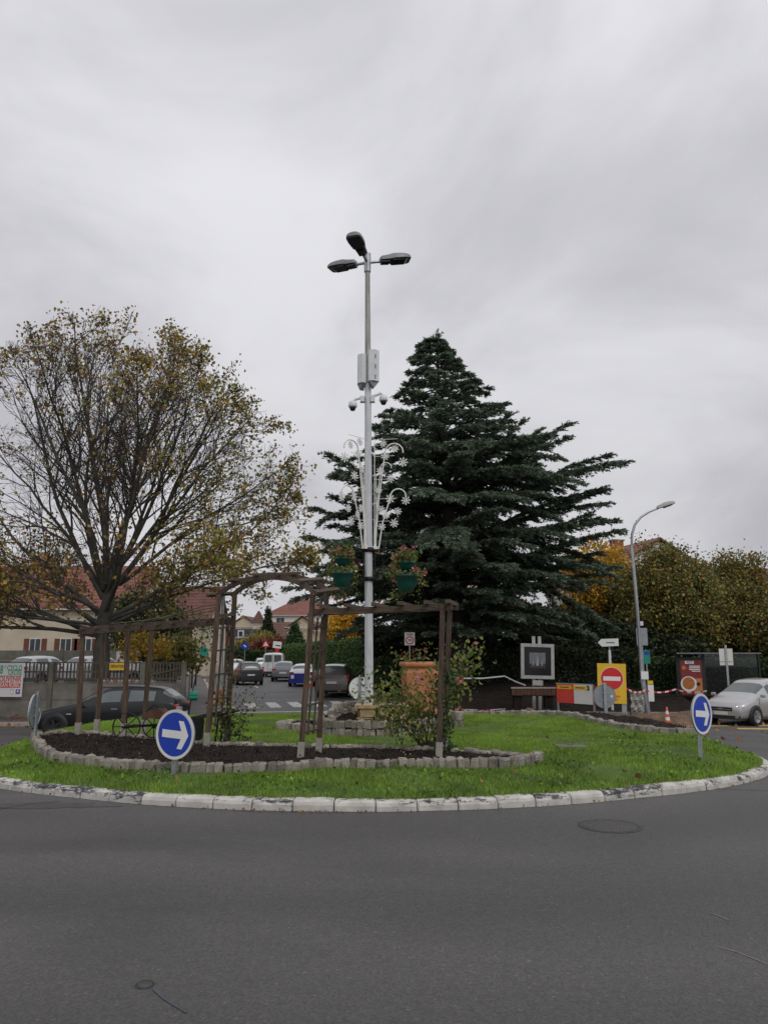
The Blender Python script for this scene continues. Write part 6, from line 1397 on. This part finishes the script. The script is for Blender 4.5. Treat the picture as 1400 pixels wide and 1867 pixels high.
# white direction arrow sign on a pale post
dsy = 32; dsn = thing('direction_sign', 'white arrow-shaped direction sign pointing left under the cedar', 'road sign', (px(1112, dsy), dsy, vz(9, dsy))); z1 = pz(1172, dsy) - vz(9, dsy); B().prism([(-.46, 0), (-.32, .15), (.36, .17), (.36, -.13), (-.30, -.16)], .03).build('arrow_plate', 'sign_white', dsn, (0, 0, z1), (0, R(0), R(-10))); B().tube([(0, .06, -.2), (0, .06, z1 - .3)], .055, 10).build('post', 'white_plastic', dsn); B().tube([(0, .06, z1 - .3), (0, .06, z1 + .12)], .03, 8).build('post', 'galvanised', dsn)
B().box((.03, -.022, z1), (.34, .004, .05), (0, 0, R(-10))).build('dark_lettering', 'lamp_shell', dsn)
# yellow no-entry panel on a concrete foot
ny = 27.6; p0, p1 = at(1086, 1210, ny), at(1141, 1283, ny); wN, hN = p1.x - p0.x, p0.z - p1.z; cN = Vector(((p0.x + p1.x) / 2, ny, gz(ny)))
ne = thing('no_entry_sign', 'yellow panel with a red no-entry disc on a concrete block', 'road sign', cN, R(-5)); zc = (p0.z + p1.z) / 2 - gz(ny); ne.rotation_euler.y = R(1.5)
B().box((0, 0, zc), (wN, .03, hN)).build('yellow_panel', 'sign_yellow', ne)
rd_ = disc(wN * .385, .006).build('red_disc', 'sign_red', ne, (0, -.021, zc + hN * .12)); disc(wN * .40, .004).build('pale_ring', 'sign_rim', ne, (0, -.018, zc + hN * .12)); B().box((0, -.005, 0), (wN * .60, .006, hN * .105)).build('white_bar', 'sign_white', rd_)
for zq, wq in ((-.32, .60), (-.40, .48)): B().box((wN * (-.12 + (.60 - wq) * -.3 + .1), -.019, zc + hN * zq), (wN * wq, .006, hN * .052)).build('orange_line', 'orange_mark', ne)
B().box((0, .1, .2), (.85, .5, .42), jit=.02).build('concrete_block', 'concrete', ne); B().box((wN * .42, .06, zc * .5 - .05), (.16, .09, zc * 1.0)).build('post', 'galvanised', ne); B().box((-wN * .2, .05, zc * .5), (.07, .06, zc * 1.1)).build('post', 'galvanised', ne); B().box((wN * .75, .1, .08), (.7, .4, .12)).build('rubber_foot', 'concrete', ne)
# red and white barrier
q0, q1 = at(1013, 1244, 29.3), at(1080, 1253, 27.9); bz = at(1046, 1283, 28.6).z
ba = thing('road_barrier', 'red and white road barrier panels with yellow arrow strips', 'barrier', ((q0.x + q1.x) / 2, 28.6, gz(28.6)), math.atan2(q1.y - q0.y, q1.x - q0.x)); wB = (q1 - q0).length; zT = (q0.z + q1.z) / 2 - gz(28.6); zB = bz - gz(28.6); hB = zT - zB
B().box((-wB * .24, 0, (zT + zB) / 2), (wB * .48, .03, hB)).build('red_panel', 'text_red', ba); B().box((wB * .25, 0, (zT + zB) / 2), (wB * .49, .03, hB)).build('pale_panel', 'sign_rim', ba); B().box((wB * .64, .1, (zT + zB) / 2 - .03), (wB * .26, .03, hB)).build('red_panel', 'sign_red', ba)
for x, w in ((-wB * .25, wB * .40), (wB * .18, wB * .38)):
    ys_ = B().box((x, -.019, zT - hB * .16), (w, .006, hB * .20)).build('yellow_strip', 'sign_yellow', ba); B().box((x, -.0235, zT - hB * .16), (w * .62, .003, hB * .045)).build('dark_lettering', 'sign_black', ys_)
B().prism([(-.05, .08), (.03, 0), (-.05, -.08), (.07, -.08), (.07, .08)], .006).build('arrow_point', 'sign_black', ba, (wB * .38, -.023, zT - hB * .16))
for x in (-wB * .48, wB * .5): B().box((x, .05, zT / 2), (.05, .05, zT)).build('leg', 'galvanised', ba); B().box((x, .05, .04), (.16, .7, .08)).build('foot', 'car_trim', ba)
B().box((0, .02, zT + .02), (wB, .04, .04)).build('top_rail', 'galvanised', ba)
# picture frame on its stand over a planter trough
ey = 31.5; c0, c1_ = at(945, 1174, ey), at(1010, 1238, ey); zg = vz(5.9, ey); ez = (c0.z + c1_.z) / 2; ew = (c1_.x - c0.x) / 2 * .98; eh = (c0.z - c1_.z) / 2
es = thing('picture_easel', 'giant grey picture frame with a dark photograph, on posts above a wooden trough', 'display frame', ((c0.x + c1_.x) / 2, ey, zg), R(4))
zc = ez - zg; fw = .13; es.rotation_euler.y = R(1.5)
for n_, c, d in (('frame_bar', (0, 0, zc + eh - fw / 2), (2 * ew, .09, fw)), ('frame_bar', (0, 0, zc - eh + fw / 2), (2 * ew, .09, fw)), ('frame_bar', (-ew + fw / 2, 0, zc), (fw, .088, 2 * eh - 2 * fw)), ('frame_bar', (ew - fw / 2, 0, zc), (fw, .088, 2 * eh - 2 * fw))): B().box(c, d).build(n_, 'frame_grey', es)
ph_ = B().box((0, .01, zc), (2 * ew - 2 * fw, .04, 2 * eh - 2 * fw)).build('photograph', 'photo_dark', es)
B().box((0, -.0125, zc + .12), (.66, .004, .44)).build('print_sky', 'photo_sky', ph_); B().box((0, -.0125, zc - .19), (.66, .004, .18)).build('print_ground', 'photo_ground', ph_); [B().prism([(-w_, -.2), (w_, -.2), (w_ * .3, h_), (-w_ * .3, h_)], .004).build('print_shape', 'photo_pale', ph_, (x_, -.017, zc + .02)) for x_, w_, h_ in ((0, .06, .2), (-.18, .03, 0), (.18, .03, 0))]
for x in (-.13, .11): B().box((x, .09, (zc + eh + .30) / 2), (.125, .08, zc + eh + .30)).build('post', 'frame_grey', es)
B().box((0, -.02, zc - eh - .16), (.42, .03, .2)).build('name_plate', 'frame_grey', es)
tgh = thing('wooden_trough', 'long reddish wooden planter trough under the picture frame', 'planter', (px(968, ey - .6), ey - .6, vz(5.9, ey - .6))); tw_ = px(1007, ey - .6) - px(929, ey - .6); th = pz(1254, ey - .6) - pz(1270, ey - .6); tgh.location.z = pz(1270, ey - .6); [B().box((sx_ * tw_ * .36, 0, -.22), (.3, .4, .46)).build('leg_block', 'verge_soil', tgh) for sx_ in (-1, 1)]
for k in range(11): B().box((-tw_ / 2 + tw_ * (k + .5) / 11, -.25, th / 2 + .05), (tw_ / 11 - .012, .03, th)).build('plank', 'rusty_iron', tgh)
B().box((0, .0, th / 2), (tw_ - .02, .46, th - .04)).build('trough_box', 'verge_soil', tgh); B().box((0, -.255, th), (tw_ + .06, .05, .04)).build('top_rail', 'frame_grey', tgh)
# speed zone sign
zy = 36.5; zs_ = thing('zone_sign', 'white ZONE speed-limit sign with a red ring behind the planter', 'road sign', (px(747, zy), zy, vz(1.2, zy))); zc = pz(1165, zy) - vz(1.2, zy)
zp = B().box((0, 0, zc), (.48, .02, .60)).build('plate', 'sign_rim', zs_); disc(.19, .006).build('red_ring', 'sign_red', zs_, (0, -.014, zc - .07)); disc(.135, .006).build('disc_face', 'sign_white', zs_, (0, -.019, zc - .07)); text('30', .17, 'sign_black', zs_, (0, -.024, zc - .07), bold=.02); text('ZONE', .11, 'sign_black', zs_, (0, -.014, zc + .2), bold=.02); B().tube([(0, .04, -.2), (0, .04, zc + .3)], .03, 8).build('post', 'galvanised', zs_)
# bus shelter with lit-size poster
sy2 = 35.5; s0, s1b = at(1235, 1196, sy2), at(1286, 1285, sy2); zg = gz(sy2) + .12
bsr = thing('bus_shelter', 'dark bus shelter with a tall red food advertising poster', 'bus shelter', ((s0.x + s1b.x) / 2, sy2, zg), R(-4)); wS = s1b.x - s0.x; zP0, zP1 = pz(1272, sy2) - zg, pz(1204, sy2) - zg; hS_ = pz(1193, sy2) - zg
B().box((0, .03, (zP0 + zP1) / 2 + .02), (wS, .14, zP1 - zP0 + .22)).build('poster_case', 'car_trim', bsr); wp = wS - .18
po = B().box((0, -.045, (zP0 + zP1) / 2), (wp, .012, zP1 - zP0)).build('poster', 'poster_red', bsr); hP = zP1 - zP0; zq = lambda f: zP0 + hP * f
B().box((0, -.053, zq(.035)), (wp, .006, hP * .075)).build('white_strip', 'sign_white', po); B().box((-wp * .06, -.053, zq(.94)), (wp * .42, .006, hP * .075)).build('logo_panel', 'sign_white', po); text('ALDI', .12, 'sign_blue', po, (-wp * .06, -.0575, zq(.94)), bold=.03)
for k, w in enumerate((.5, .52, .52, .4)): B().box((wp * .17 + wp * (.52 - w) / 2, -.053, zq(.84 - .045 * k)), (wp * w, .005, hP * .022)).build('text_line', 'sign_white', po)
B().box((wp * .28, -.0525, zq(.30)), (wp * .42, .005, hP * .42)).build('orange_side', 'poster_orange', po); dsh = disc(.36, .004, 30).build('plate_ring', 'sign_rim', po, (-wp * .15, -.054, zq(.36))); dsh.scale = (1, 1, .95); dsh = disc(.27, .006, 30).build('roast_dish', 'poster_dish', po, (-wp * .16, -.058, zq(.38))); B().lathe([(0, .003), (.1, .003)], 6, rot=(math.pi / 2, 0, 0)).build('leaf_motif', 'poster_orange', po, (-wp * .34, -.054, zq(.80))); disc(.09, .006, 20).build('bottle_motif', 'sign_black', po, (wp * .3, -.058, zq(.36))); B().box((wp * .3, -.058, zq(.12)), (wp * .22, .005, hP * .06)).build('price_tag', 'sign_rim', po)
for x in (-wS / 2 - .03, wS / 2 + .03): B().box((x, .03, hS_ / 2), (.1, .12, hS_)).build('post', 'car_trim', bsr)
B().box((1.2, .5, hS_ + .04), (wS + 2.6, 1.5, .08)).build('roof', 'car_trim', bsr); B().box((1.2, -.265, hS_ + .04), (wS + 2.6, .03, .05)).build('roof_edge', 'lamp_shell', bsr); B().box((wS / 2 + 1.5, 1.1, 1.2), (2.6, .02, 1.9)).build('rear_glass', 'clear_glass', bsr); B().box((wS / 2 + 2.9, 1.1, hS_ / 2), (.08, .08, hS_)).build('post', 'car_trim', bsr); B().box((-.3, .03, .25), (wS * .8, .12, .5)).build('plinth', 'car_trim', bsr)
# square sign back at right
ry = 31.6; rsn = thing('sign_back_plate', 'pale back of a square road sign behind the silver car', 'road sign', (px(1323, ry), ry, gz(ry)), R(-6)); zc = pz(1198, ry) - gz(ry); B().box((0, 0, zc), (.52, .02, .66)).build('plate', 'sign_rim', rsn); B().box((0, -.03, zc / 2 + .1), (.08, .04, zc + .75)).build('post', 'galvanised', rsn); B().box((0, -.016, zc - .18), (.5, .012, .03)).build('rail', 'galvanised', rsn)
gpo = thing('gate_pillar', 'small cream gate pillar behind the silver car', 'pillar', (px(1348, 39), 39, gz(39))); zt_ = pz(1217, 39) - gz(39); B().box((0, 0, zt_ / 2), (.34, .34, zt_), jit=.01).build('shaft', 'render_cream', gpo); B().prism([(-.24, 0), (.24, 0), (.05, .2), (-.05, .2)], .45, Matrix.Translation((0, 0, zt_))).build('cap', 'concrete', gpo)
# warning tape, cones, dug soil
def tape(label, pts, n=8):
    pts = [Vector(p) for p in pts]; t = thing('warning_tape', label, 'tape', pts[0]); P = []
    for a, b in zip(pts[:-1], pts[1:]):
        for k in range(n): P.append(a.lerp(b, k / n) + Vector((0, 0, -.10 * math.sin(math.pi * k / n))))
    P.append(pts[-1])
    for i in range(len(P) - 1): B().bar(P[i] - pts[0], P[i + 1] - pts[0], .008, .06).build('tape_band', 'tape_white' if i % 2 else 'sign_red', t)
tape('red and white tape stretched from the no-entry sign past the lamp post', [at(1142, 1256, 28), at(1176, 1259, 30.2), at(1232, 1257, 31.5), at(1288, 1260, 30.2)])
tape2 = thing('warning_tape', 'white tape sagging from the cedar side down to the picture frame', 'tape', at(845, 1238, 33.5)); P = [at(u, v, Y) - tape2.location for u, v, Y in ((845, 1237, 33.5), (880, 1237, 33.2), (920, 1233, 32.6), (940, 1243, 31.8), (958, 1250, 30.9))]
for a, b in zip(P[:-1], P[1:]): B().bar(a, b, .008, .055).build('tape_band', 'tape_white', tape2)
tape3 = thing('warning_tape', 'fallen red and white tape lying on the soil beyond the lawn', 'tape', (px(870, 31.8), 31.8, vz(3.8, 31.8) + .03)); P = [Vector((-.95, 0, .08)), Vector((-.5, .05, .02)), Vector((0, -.1, .0)), Vector((.5, 0, .01)), Vector((1.1, .1, .03))]
for i, (a, b) in enumerate(zip(P[:-1], P[1:])): B().bar(a, b, .05, .02).build('tape_band', 'tape_white' if i % 2 else 'sign_red', tape3)
def cone(label, p, h):
    t = thing('traffic_cone', label, 'traffic cone', p, 0, 'traffic cones'); r_ = h * .17
    B().box((0, 0, .02), (h * .55, h * .55, .04)).build('base', 'plastic_orange', t); f = lambda z: r_ * (1 - .8 * z / h)
    for i, (a, b) in enumerate(((.04, .28), (.28, .46), (.46, .62), (.62, .80), (.80, 1.0))): B().lathe([(f(a * h), a * h), (f(b * h), b * h)] + ([(0, h)] if i == 4 else []), 18).build('band', 'sign_white' if i % 2 else 'plastic_orange', t)
cone('orange and white traffic cone by the dug soil', (px(1209, 27.2), 27.2, gz(27.2)), .62); cone('orange and white traffic cone between the parked street cars', (px(565, 48.5), 48.5, gz(48.5) + .006), .95)
def mound(name, label, c, rx, ry_, h, m, seed):
    r = random.Random(seed); V, F = [(0, 0, h)], []; n, k = 22, 5
    for j in range(1, k + 1):
        for i in range(n):
            a = 2 * math.pi * i / n; f = j / k; V.append((rx * f * math.cos(a) * r.uniform(.9, 1.1), ry_ * f * math.sin(a) * r.uniform(.9, 1.1), h * (math.cos(f * math.pi) + 1) / 2 * r.uniform(.7, 1.25) - (.04 if j == k else 0)))
    for i in range(n): F.append((0, 1 + i, 1 + (i + 1) % n))
    for j in range(k - 1):
        for i in range(n): a = 1 + j * n; F.append((a + i, a + n + i, a + n + (i + 1) % n, a + (i + 1) % n))
    o = B().add(V, F, True).build(name, m); o.location = c; return setp(o, label, 'soil heap')
mound('soil_heap', 'brown dug soil spread around the foot of the curved lamp post', (px(1200, 29.2), 29.2, gz(29.2)), 2.6, 1.0, .28, 'dug_soil', 1); mound('soil_heap', 'pale brown soil heap beside the traffic cone', (px(1222, 27.5), 27.6, gz(27.5)), .9, .5, .3, 'dug_soil', 2); mound('soil_heap', 'low brown soil strip in front of the bus shelter', (px(1268, 31), 31, gz(31)), 2.0, .7, .2, 'dug_soil', 3)
bg_ = thing('plastic_sheet', 'crumpled pale plastic sheet hanging left of the curved lamp post', 'plastic sheet', (px(1157, 30.2), 30.2, gz(30.2) + .1)); V, F = [], []
for j in range(9):
    for i in range(7): V.append(((i - 3) * .085 + .02 * math.sin(j * 2.1 + i), .06 * math.sin(i * 2.3 + j * 1.1) + .03 * math.cos(j * 1.9), .12 + j * .095 + .02 * math.sin(i * 3.1)))
for j in range(8):
    for i in range(6): F.append((j * 7 + i, j * 7 + i + 1, j * 7 + i + 8, j * 7 + i + 7))
o = B().add(V, F).build('sheet', 'frame_grey', bg_); md = o.modifiers.new('t', 'SOLIDIFY'); md.thickness = .015; [B().box((sx_ * .26, .09, .42), (.04, .03, 1.0)).build('stake', 'lattice_wood', bg_) for sx_ in (-1, 1)]
# left pavement things
sl = thing('street_lamp', 'grey lamp post on the left pavement whose head shows beside the plane tree', 'street lamp', (px(404, 34), 34, gz(34) + .12)); qq = lambda u, v: at(u, v, 34) - sl.location
B().tube([(0, 0, -.2), qq(405, 1150), qq(410, 1010), qq(420, 975), qq(440, 957), qq(462, 950)], [.09, .085, .065, .055, .045, .04], 10).build('pole', 'galvanised', sl); h2 = link('lamp_head', hm, None, sl, qq(456, 951), (0, R(-12), 0)); link('lamp_lens', gm, None, h2)
B().box((0, -.02, .38), (.34, .3, .62)).build('base_box', 'terracotta', sl)
for u, Y, lab in ((352, 46, 'thin dark bollard post nearest the gate on the left pavement'), (359, 49, 'second thin dark bollard post on the left pavement')): b_ = thing('bollard', lab, 'bollard', (px(u, Y), Y, gz(Y) + .12), 0, 'pavement posts'); B().tube([(0, 0, -.1), (0, 0, 1.05)], .045, 8).build('shaft', 'black_iron', b_); B().lathe([(.05, 1.05), (.06, 1.09), (0, 1.14)], 10).build('cap', 'black_iron', b_)
def street_sign(label, u, Y, vtop, kind):
    g_ = gz(Y) + .1; t = thing('road_sign', label, 'road sign', (px(u, Y), Y, g_)); z = pz(vtop, Y) - g_
    B().tube([(0, .03, -.1), (0, .03, z)], .04, 6).build('post', 'galvanised', t)
    if kind == 'tri': B().prism([(-.5, -.43), (.5, -.43), (0, .43)], .02).build('red_border', 'sign_red', t, (0, 0, z)); B().prism([(-.3, -.32), (.3, -.32), (0, .2)], .02).build('white_face', 'sign_rim', t, (0, -.004, z))
    if kind == 'blue': disc(.38, .02).build('blue_disc', 'sign_blue', t, (0, 0, z)); B().box((0, -.014, z), (.36, .006, .12), (0, .7, 0)).build('white_mark', 'sign_white', t)
    if kind == 'board': B().box((0, 0, z), (.95, .03, .75), (0, .12, 0)).build('board', 'sign_white', t); B().box((.1, -.019, z - .08), (.55, .006, .12), (0, .12, 0)).build('dark_mark', 'sign_black', t); B().box((0, 0, z - .62), (.45, .03, .4)).build('red_plate', 'sign_red', t)
    if kind == 'small': B().box((0, 0, z), (.34, .02, .24)).build('plate', 'sign_white', t)
street_sign('red bordered triangular sign at the end of the street', 484, 92, 1173, 'tri'); street_sign('round blue sign on the left at the end of the street', 446, 84, 1178, 'blue'); street_sign('tilted white board above a red plate behind the white van', 505, 88, 1176, 'board'); street_sign('small white plate on a post by the left pavement', 353, 52, 1187, 'small')
